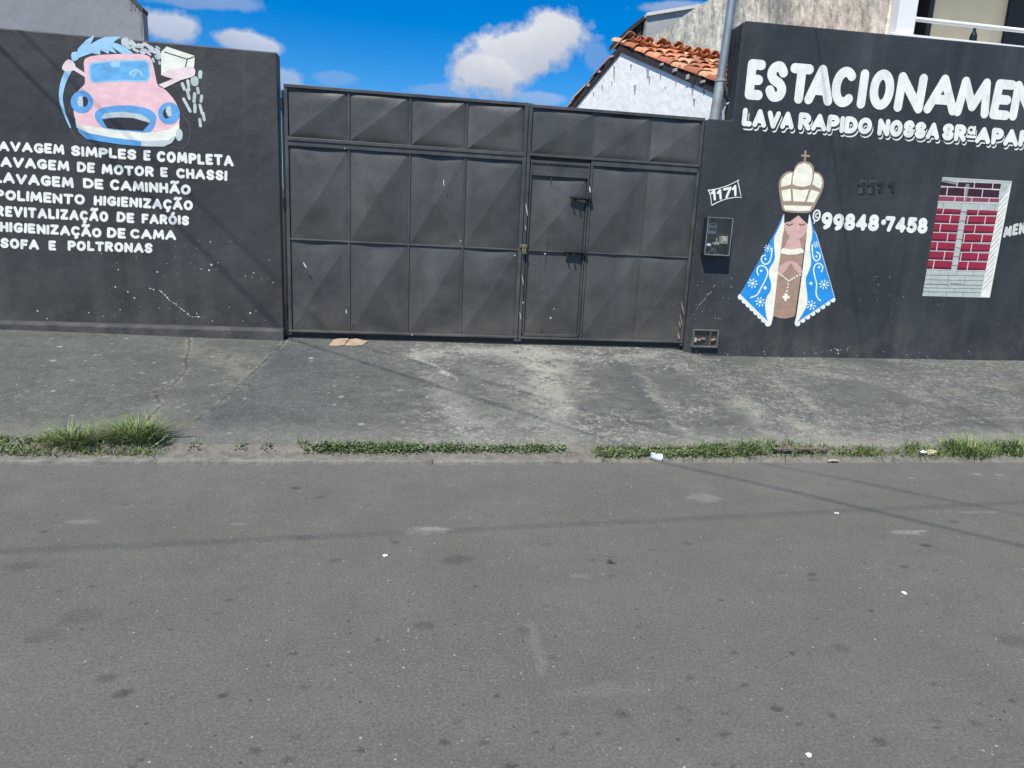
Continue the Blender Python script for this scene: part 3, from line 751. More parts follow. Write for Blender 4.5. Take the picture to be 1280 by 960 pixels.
def panel(x0, x1, z0, z1, Y, h, seed, parent, name='panel', cu_=.5, fold=False):
    """sheet pressed into a shallow pyramid (or one diagonal fold); each facet its own smooth grid with small dents"""
    V, F = [], []; jx = .03 * math.sin(seed * 5.1) * (x1 - x0); jz = .03 * math.sin(seed * 3.3) * (z1 - z0)
    ax, az = x0 + (x1 - x0) * cu_ + jx, (z0 + z1) / 2 + jz
    cs = [(x0, z0), (x1, z0), (x1, z1), (x0, z1)]; ns, ntt = 14, 14
    if fold:
        tris = [((x0, z0), (x1, z1), (x0, z1)), ((x0, z0), (x1, z1), (x1, z0))]
        for (a, b, c) in tris:
            base = len(V); n_ = 18; idx = {}
            for i in range(n_ + 1):
                for jj in range(n_ + 1 - i):
                    u, v = i / n_, jj / n_; w = 1 - u - v
                    d = v; s_ = (u - w) / max(1e-6, 1 - v) if v < 1 else 0
                    idx[i, jj] = len(V); V.append((a[0] * w + b[0] * u + c[0] * v, Y - h * (1 - d) * (1 - abs(s_) ** 5), a[1] * w + b[1] * u + c[1] * v))
            for i in range(n_):
                for jj in range(n_ - i):
                    F.append((idx[i, jj], idx[i + 1, jj], idx[i, jj + 1]))
                    if i + jj < n_ - 1: F.append((idx[i + 1, jj], idx[i + 1, jj + 1], idx[i, jj + 1]))
    else:
        for k in range(4):
            a, b = cs[k], cs[(k + 1) % 4]; base = len(V)
            for i in range(ns + 1):
                for j in range(ntt + 1):
                    s = i / ns; t = j / ntt
                    ex, ez = a[0] + (b[0] - a[0]) * t, a[1] + (b[1] - a[1]) * t
                    V.append((ax + (ex - ax) * s, Y - h * (1 - s), az + (ez - az) * s))
            for i in range(ns):
                for j in range(ntt):
                    q = base + i * (ntt + 1) + j
                    F.append((q, q + ntt + 1, q + ntt + 2, q + 1) if i else (q, q + ntt + 1, q + ntt + 2))
    A = np.array(V); w = np.clip(np.minimum.reduce([A[:, 0] - x0, x1 - A[:, 0], A[:, 2] - z0, z1 - A[:, 2]]) / .05, 0, 1)
    n = fbm(A[:, 0] + seed * 3.1, A[:, 2] + seed * 1.7, 2.6, 77 + seed, 2) - .5; n2 = fbm(A[:, 0] + seed * 1.3, A[:, 2] + seed * 2.9, 9, 177 + seed, 3) - .5
    top = np.exp(-((z1 - A[:, 2]) / .05) ** 2) * (np.sin(np.pi * (A[:, 0] - x0) / (x1 - x0)) ** 2) * .016 * ((seed * 37) % 10) / 10
    dent = 0
    Rd = random.Random(seed * 7)
    for k in range(4):
        cx, cz, r_ = Rd.uniform(x0 + .08, x1 - .08), Rd.uniform(z0 + .08, z1 - .08), Rd.uniform(.03, .07)
        dent = dent + Rd.uniform(-.005, .005) * np.exp(-((A[:, 0] - cx) ** 2 + (A[:, 2] - cz) ** 2) / r_ ** 2)
    A[:, 1] += -w * (n * .024 + n2 * .004) + top + w * dent
    # every fold keeps its own facet orientation: make all normals look at the street
    F2 = []
    for f in F:
        a, b, c = A[f[0]], A[f[1]], A[f[2]]
        ny = (b[2] - a[2]) * (c[0] - a[0]) - (b[0] - a[0]) * (c[2] - a[2])
        F2.append(f if ny < 0 else f[::-1])
    return obj(name, [tuple(v) for v in A], F2, M_gate, parent, smooth=True)


# left leaf
gl = thing('gate_leaf', (-.08, GY, .53), 'wider left leaf of the dark grey metal gate with twelve pressed panels', 'gate')
XL = [-1.30, -.692, -.070, .512, 1.128]
RZ = [(.588, 1.532), (1.550, 2.475), (2.555, 3.028)]
F0 = GY - .034
mb = MB()
mb.box(-1.325, -1.290, F0 + .014, GY + .03, .535, 3.055, .003); mb.box(1.118, 1.158, F0 + .010, GY + .03, .53, 3.062, .003)
mb.box(-1.325, 1.158, F0 + .008, GY + .03, 3.026, 3.058, .003)
mb.box(-1.30, 1.130, F0 + .002, GY + .02, 2.520, 2.555, .004); mb.box(-1.30, 1.130, F0 + .012, GY + .02, 2.472, 2.522, .003)
mb.box(-1.30, 1.130, GY - .015, GY + .02, 1.532, 1.550, .004)
mb.box(-1.325, 1.158, F0 + .004, GY + .03, .562, .590, .006)
for xm in XL[1:-1]: mb.box(xm - .011, xm + .011, GY - .012, GY + .015, .57, 3.03, .003)
mb.build('frame', M_gfr, gl)
sd = 1
for (z0, z1) in RZ:
    for i in range(4):
        panel(XL[i] + .012, XL[i + 1] - .012, z0, z1, GY, .046 if z1 - z0 > .6 else .030, sd, gl, fold=z1 - z0 < .6); sd += 1
mb = MB(); mb.box(-1.31, 1.15, GY + .004, GY + .022, .488, .57, .002); mb.build('ground_gap_shade', M_blackm, gl)  # black strip painted as the shade in the gap under the leaf
MB().box(-1.30, 1.15, GY + .031, GY + .036, .57, 3.04, 0).build('light_stop_sheet', M_blackm, gl)  # added dark sheet, stops light showing through between panels and mullions
# right leaf with the wicket door
gx = thing('gate_leaf', (2.1, GY, .53), 'narrower right leaf of the dark grey metal gate with a bolted wicket door', 'gate')
XR = [1.20, 1.885, 2.515, 3.098]
mb = MB()
mb.box(1.168, 1.202, F0 + .010, GY + .03, .53, 3.058, .003); mb.box(3.084, 3.116, F0 + .012, GY + .03, .53, 3.045, .003)
mb.box(1.168, 3.116, F0 + .008, GY + .03, 3.016, 3.048, .003)
mb.box(1.19, 3.10, F0 + .002, GY + .02, 2.530, 2.558, .004); mb.box(1.885, 3.10, F0 + .012, GY + .02, 2.472, 2.528, .003)
mb.box(1.89, 3.10, GY - .015, GY + .02, 1.536, 1.552, .004)
mb.box(1.168, 3.116, F0 + .004, GY + .03, .560, .586, .006)
mb.box(1.874, 1.898, F0 + .014, GY + .02, .57, 2.53, .003)
mb.box(2.508, 2.522, GY - .008, GY + .015, .57, 2.50, .003)
for xm in (1.885, 2.515): mb.box(xm - .007, xm + .007, GY - .008, GY + .015, 2.55, 3.02, .003)
mb.build('frame', M_gfr, gx)
for i in range(3): panel(XR[i] + .006, XR[i + 1] - .006, 2.558, 3.015, GY, .024, sd, gx, fold=True); sd += 1
for i in (1, 2):
    panel(XR[i] + .010, XR[i + 1] - .008, .585, 1.536, GY, .038, sd, gx); sd += 1
    panel(XR[i] + .010, XR[i + 1] - .008, 1.552, 2.475, GY, .038, sd, gx); sd += 1
mb = MB(); mb.box(1.18, 3.10, GY + .004, GY + .022, .488, .57, .002); mb.build('ground_gap_shade', M_blackm, gx)  # same black strip, shade of the ground gap put into colour
MB().box(1.20, 1.874, GY + .02, GY + .03, 2.45, 2.56, .0).build('gap_shade_plate', M_blackm, gx)  # dark strip added as shade in the open gap above the door
MB().box(1.163, 3.11, GY + .037, GY + .042, .57, 3.03, 0).build('light_stop_sheet', M_blackm, gx)  # added sheet, keeps the panel gaps and the leaf joint dark
DY = GY + .012
wd = obj('wicket_door', *(lambda m_: (m_.v, m_.f))(MB().box(1.212, 1.228, DY - .030, DY + .02, .60, 2.495, .003).box(1.850, 1.866, DY - .030, DY + .02, .60, 2.495, .003)
         .box(1.212, 1.866, DY - .032, DY + .02, 2.462, 2.492, .003).box(1.222, 1.855, DY - .026, DY + .02, 2.335, 2.385, .003).box(1.222, 1.855, DY - .018, DY + .01, 2.385, 2.465, .002)
         .box(1.39, 1.402, DY - .027, DY + .01, 2.385, 2.465, .002).box(1.222, 1.855, DY - .026, DY + .02, 1.534, 1.549, .003).box(1.212, 1.866, DY - .03, DY + .02, .592, .622, .003)), M_gfr, gx)
panel(1.232, 1.845, .62, 1.532, DY, .042, sd, wd, cu_=.48); sd += 1
panel(1.232, 1.845, 1.55, 2.337, DY, .042, sd, wd, cu_=.52); sd += 1
mb = MB(); mb.box(1.430, 1.437, DY - .020, DY - .004, .63, 1.52, .002); mb.box(1.440, 1.447, DY - .020, DY - .004, 1.56, 2.33, .002); mb.build('rib', M_gate, wd)
for (bx, bz) in ((1.70, 2.125), (1.68, 1.545)):
    mb = MB(); mb.box(bx - .03, bx + .155, F0 - .018, F0 + .01, bz - .018, bz + .020, .005)
    mb.tube([(bx - .05, F0 - .022, bz), (bx + .20, F0 - .022, bz)], .011, 10)
    mb.box(bx + .165, bx + .20, F0 - .028, F0 + .01, bz - .028, bz + .030, .004)
    bo = mb.build('bolt', M_blackm, wd); smooth_by_angle(bo)
    mb = MB()
    for q in (-.025, .045): mb.tube([(bx + q, F0 - .03, bz), (bx + q + .01, F0 - .034, bz - .04), (bx + q + .020, F0 - .030, bz - .07)], .008, 8)
    mb.build('bolt_tab', M_blackm, wd)
# pale slivers along the stiles: light from the leaf gap painted in, plus wear
g = [disc(tuple(at_y(px, py, F0 - .01)[[0, 2]]), s, 6, s * e, .2) for (px, py, s, e) in ((658.5, 262, .004, 18), (657, 285, .0025, 14), (653.5, 350, .003, 20), (650.5, 395, .003, 16), (737.5, 237, .007, 5))]
for p in g: painted('worn_lit_edge', [[p]], M_dull, gx, .004, F0 - .003)
g = [disc(tuple(at_y(px, py, F0)[[0, 2]]), s, 7, s * e, .3) for (px, py, s, e) in ((853, 385, .006, 14), (848, 420, .010, 4), (849.5, 405, .006, 6), (851, 400, .004, 20))]
M_scuff = mat('rusty scuff', (.33, .24, .17), var=.3, scale=40)
for p in g: painted('worn_lit_edge', [[p]], M_scuff or mat('rusty scuff', (.33, .24, .17), var=.3, scale=40), gx, .004, F0 - .003)
g = [disc(tuple(at_y(px, py, GY)[[0, 2]]), s, 7, s * e, rt) for (px, py, s, e, rt) in ((554, 229, .004, 9, .05), (383, 331, .006, 6, .5), (434, 388, .005, 5, .1), (515, 417, .006, 1, 0), (575, 301, .006, 1.2, 0), (686, 396, .009, 1.2, 0), (690, 385, .003, 4, 2.6), (679, 317, .012, .5, 0), (432, 187, .006, .8, 0), (652, 377, .01, .6, 0), (642, 319, .007, 1, 0))]
for p in g: painted('scratch', [[p]], M_dull, gl, .052)
# padlock on its hasp between the leaves
pk = thing('padlock', (1.178, GY - .06, 1.50), 'small tarnished brass padlock hanging where the two gate leaves meet', 'padlock')
MB().box(1.155, 1.205, GY - .075, GY - .048, 1.50, 1.555, .006).build('body', M_brass, pk)
mb = MB(); mb.tube([(1.164, GY - .062, 1.55)] + [(1.180 + .016 * math.cos(a), GY - .062, 1.575 + .018 * math.sin(a)) for a in np.linspace(math.pi, 0, 8)] + [(1.196, GY - .062, 1.55)], .005, 8); mb.build('shackle', mat('dull steel', (.3, .3, .28), metal=.7, rough=.45), pk)
MB().box(1.135, 1.215, GY - .045, GY - .034, 1.565, 1.605, .003).build('hasp', M_brass, pk)
# steel post at the hinge side
gp = thing('gate_post', (-1.342, GY, .5), 'thin black steel hinge post between the lettered wall and the gate', 'post')
mb = MB(); mb.box(-1.352, -1.331, GY - .01, GY + .06, .45, 3.0, .003); mb.build('tube', M_blackm, gp)
for hz in (2.86, 1.9, .8): MB().tube([(-1.343, GY - .025, hz - .06), (-1.343, GY - .025, hz + .06)], .013, 10).build('hinge', M_blackm, gp)

# ------------------------------------------------------------------ right black wall
rw = thing('street_wall', (8, 7.5, .45), 'tall black painted wall right of the gate with religious mural and large parking sign', 'wall')
prof = [(3.128, .15), (3.118, 2.99), (3.122, 3.02), (3.145, 3.040), (3.385, 3.040), (3.42, 3.05), (3.425, 4.03), (3.45, 4.05), (16, 4.13), (16, .15)]
MB().prism(prof, WY, WY + .30, .012).build('wall_body', M_black2, rw)


def z7(x, y): return (880 + x / 3.2, y / 3.2)


SB = [(165, 245), (243, 337), (335, 436), (408, 528), (508, 611), (612, 661), (660, 764), (765, 889), (884, 1026), (1004, 1153), (1150, 1240), (1228, 1345), (1335, 1440), (1430, 1540)]
q_ = [z7(176, 236), z7(1560, 349), z7(1526, 508), z7(158, 396)]
def uspan(a, b):
    X = lambda v: float(at_y(*z7(v, 317 + (v - 165) * .082), WY)[0])
    xl_, xr_ = [float((at_y(*q_[i], WY)[0] + at_y(*q_[j], WY)[0]) / 2) for i, j in ((0, 3), (1, 2))]
    return ((X(a) - xl_) / (xr_ - xl_), (X(b) - xl_) / (xr_ - xl_))
painted('lettering', word('ESTACIONAMENTO', q_, .122, .05, 91, .010, spans=[uspan(a + 3, b - 5) for a, b in SB]), M_white, rw, .0035, label='largest white lettering, reading ESTACIONAMENTO')
sub = [('LAVA', [z7(155, 431), z7(362, 452), z7(356, 520), z7(149, 505)]), ('RAPIDO', [z7(380, 449), z7(674, 474), z7(666, 540), z7(373, 520)]),
       ('NOSSA', [z7(697, 474), z7(945, 494), z7(937, 561), z7(690, 542)]), ('SRa', [z7(955, 494), z7(1090, 504), z7(1082, 572), z7(948, 560)]), ('APARECIDA', [z7(1090, 506), z7(1535, 541), z7(1527, 611), z7(1082, 572)])]
ga, gb, gc = [], [], []
for i, (w_, qq) in enumerate(sub):
    ga += word(w_, qq, .150, .03, 60 + i, .012); gb += word(w_, qq, .150, .03, 60 + i, .012, rk=1.18); gc += word(w_, qq, .150, .03, 60 + i, .012, off=(.022, -.036), rk=1.12)
gb += [[[(p[0] + .011, p[1] - .018) for p in pl] for pl in g_] for g_ in gb]
mono = lambda gs: [[p for g_ in gs for p in g_]]
le = painted('lettering', ga, M_white, rw, .0075, label='white line with drop shadow under the parking sign')
painted('letter_gap', mono(gb), M_black2, le, .0055)
painted('letter_shadow', mono(gc), M_white, le, .0035)
# phone number
ph = word('99848', [z7(472, 850), z7(703, 860), z7(696, 926), z7(466, 918)], .135, .05, 71, .012) + word('.', [z7(708, 855), z7(728, 857), z7(726, 925), z7(706, 923)], .16, .0, 72) + word('7458', [z7(726, 864), z7(897, 872), z7(891, 936), z7(720, 927)], .135, .05, 73, .012)
cc = at_y(*z7(450, 862), WY)[[0, 2]]
ph += [stroke_polys([(cc[0] + a, cc[1] + b) for a, b in arc(0, 0, .040, .058, 0, 360, 24)], .010) + stroke_polys([(cc[0] - .01, cc[1] - .06), (cc[0] - .02, cc[1] - .085)], .008)]
ph += [stroke_polys([(cc[0] + .004 + a, cc[1] + b) for a, b in arc(0, 0, .016, .024, 50, 310, 10)], .007)]
painted('lettering', ph, M_white, rw, .0035, label='white phone number beside the religious mural')
painted('lettering', word('MEN', [z7(1202, 908), z7(1288, 886), z7(1284, 934), z7(1194, 951)], .13, .07, 74), M_dull, rw, .0035, label='small tilted white lettering beside the painted window')


def zm(x, y): return (860 + x / 4.0, 210 + y / 4.0)


num = word('1171', [zm(112, 112), zm(243, 84), zm(246, 140), zm(118, 166)], .11, .06, 75, .03)
for s_ in ([(103, 113), (112, 140), (117, 184)], [(119, 186), (150, 170), (190, 155), (235, 147), (268, 147)], [(248, 66), (256, 100), (264, 140)], [(100, 112), (150, 103), (205, 85), (254, 60)]):
    num.append(stroke_polys([tuple(at_y(*zm(*p), WY)[[0, 2]]) for p in spline(s_, 4)], .0055, .0035))
painted('lettering', num, M_white, rw, .0035, label='small white painted number 1171 inside a sketched ribbon')
# raised black number plates, painted over
hn = None
M_blk3 = mat('number relief paint', (.022, .024, .028), rough=.6, var=.2, scale=30)
M_blk4 = mat('number plate paint', (.058, .062, .068), rough=.5, var=.2, scale=30)
for i, (a, b, ch) in enumerate(((612, 652, '1'), (650, 690, '1'), (688, 724, '7'), (734, 768, '1'))):
    p0 = at_y(*z7(a, 774), WY)[[0, 2]]; p1 = at_y(*z7(b, 722), WY)[[0, 2]]
    if i < 2:
        MB().box(p0[0] + .005, p1[0] - .003, WY - .008, WY + .004, p0[1], p1[1], .003).build('number_plate', M_blk4, rw)
    g = word(ch, [z7(a + 4, 726), z7(b - 1, 727), z7(b - 4, 771), z7(a + 1, 770)], .15, .0, 80 + i)
    v, f = union([p for q in g for p in q]); fr = WY - (.014 if i < 2 else .010); V = [(x_, fr, y_) for x_, y_ in v] + [(x_, WY + .002, y_) for x_, y_ in v]
    n_ = len(v); F = [tuple(q) for q in f]; ed = {}
    for q in f:
        for k in range(len(q)): ed[(q[k], q[(k + 1) % len(q)])] = 1
    F += [(a_, b_, b_ + n_, a_ + n_) for (a_, b_) in ed if (b_, a_) not in ed]
    obj('digit', V, F, M_blk3, rw)


def zA(x, y): p = at_y(900 + x / 8.0, 180 + y / 8.0, WY); return (p[0], p[2])


def zB(x, y): p = at_y(900 + x / 7.3875, 290 + y / 7.3875, WY); return (p[0], p[2])


def SA(pts, w, fn=zA, w1=None, n=4, sc=8.0):
    q = [fn(*p) for p in (spline(list(pts), n) if len(pts) > 2 else pts)]
    return stroke_polys(q, w / sc / 116 / 2, None if w1 is None else w1 / sc / 116 / 2, 10)


BROWN = paint_mat((160, 138, 118)); CRM = paint_mat((236, 234, 214)); HAIR = paint_mat((38, 38, 44)); SKIN = paint_mat((206, 168, 160)); TAUPE = paint_mat((164, 136, 118), .08); BLUE = paint_mat((36, 142, 216), .06); WHT = paint_mat((230, 238, 236)); PALEB = paint_mat((150, 205, 238))
lm = painted('saint_mural', [[[zA(640, 770), zA(875, 770), zB(800, 20), zB(775, 160), zB(745, 400), zB(690, 775)] + [zB(*p) for p in ((660, 788), (600, 799), (540, 794), (485, 770), (525, 400), (550, 200), (575, 20))]]], TAUPE, rw, .0030, label='painted robed saint with cream crown and blue cloak')
cw = painted('crown', [[[zA(*p) for p in spline([(640, 672), (610, 600), (590, 480), (585, 400), (600, 345), (635, 298), (682, 272), (733, 275), (747, 232), (783, 190), (840, 172), (900, 187), (934, 226), (942, 274), (985, 285), (1024, 330), (1037, 390), (1020, 470), (962, 590), (905, 680), (780, 690)], 3, True)]], SA([(853, 72), (845, 182)], 22), SA([(818, 116), (888, 121)], 22)], BROWN, lm, .0040)
cr_ = [[(722, 400), (728, 330), (745, 260), (780, 210), (840, 190), (895, 210), (922, 260), (922, 330), (903, 408), (840, 428), (770, 422)], [(608, 428), (607, 390), (622, 345), (662, 303), (722, 285), (713, 350), (706, 403), (660, 420)], [(920, 403), (935, 340), (942, 290), (985, 303), (1013, 342), (1020, 390), (1004, 448), (960, 428)],
       [(612, 465), (660, 457), (703, 447), (710, 570), (630, 572), (620, 520)], [(724, 448), (800, 462), (886, 454), (848, 577), (732, 574)], [(907, 457), (950, 467), (993, 482), (940, 583), (864, 580)], [(632, 614), (780, 617), (915, 620), (896, 666), (780, 672), (647, 662)]]
painted('crown_panel', [[[zA(*p) for p in q]] for q in cr_], CRM, cw, .0047)
painted('cloak', [[[zA(645, 685), zA(560, 880), zB(180, 580), zB(440, 850), zB(462, 868), zB(475, 840), zB(490, 770), zB(530, 400), zB(578, 20), zA(638, 860), zA(642, 770)]],
                  [[zA(890, 690), zA(940, 860), zB(890, 20), zB(1058, 600), zB(690, 858), zB(688, 840), zB(705, 770), zB(755, 400), zB(800, 20), zA(864, 860), zA(876, 770)]]], CRM, lm, .0036)
ck = painted('cloak_front', [[[zA(636, 692), zA(550, 880), zB(185, 573), zB(440, 825)] + [zB(*p) for p in spline([(425, 770), (415, 680), (430, 600), (465, 540), (470, 470), (450, 400), (455, 340), (500, 260), (505, 200), (496, 100), (502, 40)], 4)] + [zA(610, 790)]],
                     [[zA(897, 698), zA(942, 870), zB(885, 20), zB(1054, 602), zB(712, 832)] + [zB(*p) for p in spline([(755, 765), (798, 680), (805, 600), (795, 500), (790, 430), (818, 360), (838, 290), (836, 220), (828, 140), (846, 60), (850, 10)], 4)] + [zA(918, 840)]]], BLUE, lm, .0044)
orn = []
for (x_, y_, k) in ((440, 150, .75), (300, 475, 1), (370, 645, 1), (885, 115, .7), (958, 485, 1), (840, 675, 1)):
    orn.append([[zB(*p) for p in disc((x_, y_), 15 * k, 10)]])
    for j in range(8):
        a = j * math.pi / 4 + .2
        orn.append(SA([(x_ + 28 * k * math.cos(a), y_ + 28 * k * math.sin(a)), (x_ + 42 * k * math.cos(a), y_ + 42 * k * math.sin(a))], 11 * k, zB, sc=7.39))
for (x_, y_, r_) in ((415, 515, 15), (838, 475, 15), (378, 358, 12), (418, 248, 10), (912, 325, 11), (888, 225, 10)): orn.append([[zB(*p) for p in disc((x_, y_), r_, 10)]])
for s_ in ([(352, 398), (340, 360), (355, 320), (395, 312), (430, 340), (436, 390), (412, 450), (375, 520), (340, 580), (280, 605)], [(478, 150), (472, 220), (450, 280), (412, 297), (382, 268), (386, 226), (418, 215)],
           [(848, 120), (852, 200), (866, 250), (895, 266), (921, 236), (915, 202), (890, 186)], [(936, 366), (946, 322), (915, 290), (880, 302), (862, 350), (875, 420), (890, 480), (885, 560), (900, 610), (926, 632)]): orn.append(SA(s_, 13, zB, sc=7.39))
painted('cloak_pattern', mono(orn), WHT, ck, .0051)
sc_ = [[zB(*p) for p in disc((190 + (440 - 190) * t, 600 + (845 - 600) * t), 27, 14)] for t in np.linspace(0, 1, 8)] + [[zB(*p) for p in disc((1040 + (715 - 1040) * t, 625 + (845 - 625) * t), 25, 14)] for t in np.linspace(0, 1, 8)]
painted('cloak_hem', [sc_], WHT, lm, .0025)
fc = painted('face', [[[zA(639, 770), zA(780, 712), zA(876, 770), zA(868, 860), zA(832, 920), zA(800, 940), zB(730, 60), zB(748, 130), zB(745, 160), zB(660, 166), zB(585, 155), zB(620, 80), zB(640, 50), zA(690, 925), zA(655, 870), zA(640, 820)]],
                      [[zB(*p) for p in ((535, 372), (545, 320), (590, 283), (640, 268), (655, 276), (655, 284), (615, 340), (575, 387), (540, 387))]], [[zB(*p) for p in ((657, 270), (705, 283), (745, 328), (757, 372), (730, 387), (690, 350), (657, 290))]]], SKIN, lm, .0044)
painted('hair', [[[zA(640, 683), zA(770, 690), zA(891, 690), zA(876, 800), zA(832, 762), zA(782, 712), zA(700, 772), zA(639, 786)]], SA([(665, 800), (690, 814), (722, 800)], 9), SA([(790, 800), (815, 812), (845, 800)], 9)], HAIR, lm, .0056)
painted('collar', [[[zB(*p) for p in ((578, 148), (660, 163), (745, 149), (770, 165), (772, 190), (700, 208), (620, 210), (558, 195), (562, 170))]]], CRM, lm, .0052)
ros = [[[zB(*p) for p in disc(c_, 9, 8)]] for c_ in ((540, 383), (560, 396), (578, 409), (596, 424), (613, 437), (630, 452), (648, 443), (664, 432), (683, 423), (710, 408), (738, 394), (626, 482), (622, 512), (617, 545))] + [[[zB(*p) for p in disc(c_, 15, 10)] for c_ in ((607, 580), (587, 601), (628, 602), (603, 624), (607, 601))]]
painted('rosary', ros, CRM, lm, .0058)


def zW(x, y): p = at_y(1120 + x / 5.05, 200 + y / 5.05, WY); return (p[0], p[2])


def WP(*pts): return [zW(*p) for p in pts]


CRIM = paint_mat((148, 34, 62), .08); DKCR = paint_mat((88, 20, 42), .1); NIGHT = paint_mat((56, 26, 42), .1); GRYW = paint_mat((176, 186, 180), .08); GRYD = paint_mat((126, 134, 132), .1); MORT = paint_mat((206, 198, 198), .06); WJ = paint_mat((226, 226, 216), .05)
wm = painted('window_mural', [[WP((292, 108), (732, 133), (590, 870), (165, 858))]], GRYW, rw, .0030, label='painted brick filled window with white side and red courses')


def xl(y): return 292 + (165 - 292) * (y - 108) / (858 - 108.0)


def xm0(y): return xl(y) + (405 - 255) * (1 if True else 0) - (y - 305) * .006


def xr(y): return 655 + (530 - 655) * (y - 235) / (865 - 235.0)


def rowq(xa, xb, y0, y1, dy=8):
    return WP((xa(y0), y0), (xb(y0), y0 + dy), (xb(y1), y1 + dy), (xa(y1), y1))


ROWS = [(305, 340), (344, 396), (402, 453), (459, 511), (517, 570), (575, 627), (632, 686)]
ml = lambda y: xl(y) + 152; mr = lambda y: xl(y) + 190
red = []; drk = []; mor = []
JL = [300, 345, 282, 328, 262, 308, 240]; JR = [[520], [455, 565], [500], [432, 545], [478], [412, 520], [455]]
for (y0, y1), jl_, jr_ in zip(ROWS, JL, JR):
    red.append([rowq(xl, ml, y0, y1)]); red.append([rowq(mr, xr, y0 + 8, y1 + 8)])
    yb = y1 - 15; drk.append([rowq(xl, ml, yb, y1)]); drk.append([rowq(mr, xr, yb + 8, y1 + 8)])
    for j in [jl_] + jr_:
        o8 = 0 if j < ml(y0) else 10
        mor.append(SA([(j, y0 + o8), (j - 9, y1 + o8)], 7, zW, sc=5.05))
    mor.append(SA([(xl(y1), y1 + 3), (ml(y1), y1 + 8)], 5, zW, sc=5.05)); mor.append(SA([(mr(y1), y1 + 12), (xr(y1), y1 + 12)], 5, zW, sc=5.05))
painted('brick_course', red, CRIM, wm, .0038); painted('brick_shade', drk, DKCR, wm, .0044)
painted('lintel_brick', [[rowq(xl, lambda y: xl(y) + 375, 136, 168, 14)], [rowq(xl, lambda y: xl(y) + 378, 174, 228, 12)]], NIGHT, wm, .0038)
painted('lintel_brick', [[rowq(xl, lambda y: xl(y) + 380, 230, 258, 8)]], paint_mat((142, 62, 80)), wm, .0038)
for a in ((388, 126, 382, 168), (495, 135, 490, 178), (612, 142, 606, 184), (324, 172, 316, 225), (435, 172, 428, 255), (547, 182, 538, 238), (656, 190, 648, 240), (372, 230, 366, 262), (478, 238, 472, 270), (588, 242, 582, 276)): mor.append(SA([a[:2], a[2:]], 7, zW, sc=5.05))
for a in ((283, 166, 665, 190), (272, 226, 650, 242), (262, 262, 640, 278), (292, 112, 726, 138)): mor.append(SA([a[:2], a[2:]], 6, zW, sc=5.05))
painted('mortar', mono(mor), MORT, wm, .0052)
gry = []
gry.append([WP((440, 150), (462, 152), (440, 262), (425, 262))])
for (y_, d_) in ((725, 5), (755, 5), (785, 4), (806, 4), (830, 5)): gry.append(SA([(xl(y_), y_), (xr(y_), y_ + 6)], 4, zW, sc=5.05))
for (x_, y0, y1) in ((280, 692, 722), (385, 695, 730), (490, 700, 735), (222, 737, 783), (330, 725, 800), (435, 735, 785), (265, 795, 830), (370, 808, 835), (478, 808, 838), (300, 270, 305), (412, 275, 318), (520, 282, 318), (625, 285, 320), (205, 835, 856), (320, 836, 858), (425, 838, 860)): gry.append(SA([(x_, y0), (x_ - 5, y1)], 4, zW, sc=5.05))
for (y_) in (326, 384, 440, 497, 552, 608, 664): gry.append(SA([(ml(y_) + 4, y_), (mr(y_) - 4, y_ + 3)], 6, zW, sc=5.05))
gry.append(WP and SA([(190, 783), (318, 785)], 7, zW, sc=5.05)); gry.append(SA([(345, 778), (430, 788)], 7, zW, sc=5.05))
gry.append(SA([(385, 150), (300, 132)], 16, zW, sc=5.05))
painted('grey_joint', mono(gry), GRYD, wm, .0046)
wj = painted('window_side', [[WP((652, 262), (728, 138), (590, 868), (530, 864))]], WJ, wm, .0048)
ht = []
for k in range(17):
    t = k / 17.0; y0 = 190 + k * 38; xR = 722 - (y0 - 150) * .192; y1 = y0 + 62; xL = xr(y1 - 5) + 4
    if y1 > 858: continue
    ht.append(SA([(xR - 6, y0), (xL, y1)], 3.6, zW, sc=5.05))
painted('side_joint', mono(ht), paint_mat((120, 120, 116)), wm, .0054)
g = chips((900, 436, 1275, 446), 30, 5, rw, .007) + chips((1010, 434, 1062, 442), 22, 15, rw, .010) + chips((865, 345, 915, 400), 22, 6, rw, .006) + chips((1075, 345, 1130, 375), 12, 7, rw, .006) + chips((980, 370, 1270, 430), 14, 9, rw, .006) + chips((862, 425, 880, 445), 12, 10, rw, .013)
c_ = [tuple(at_y(px, py, WY)[[0, 2]]) for px, py in ((868, 392), (873, 381), (879, 377), (884, 368), (889, 365), (893, 356))]
for (p, q) in zip(c_[:-1], c_[1:]):
    for k in range(5):
        if R8.random() < .4: continue
        t_0 = (k + R8.random()) / 5; g.append(disc((p[0] + (q[0] - p[0]) * t_0 + R8.gauss(0, .004), p[1] + (q[1] - p[1]) * t_0 + R8.gauss(0, .004)), .007, 7, R8.choice((.0015, .002, .004)), math.atan2(q[1] - p[1], q[0] - p[0])))
tag(painted('paint_chips', [g], M_dull, rw, .0015), kind='stuff')

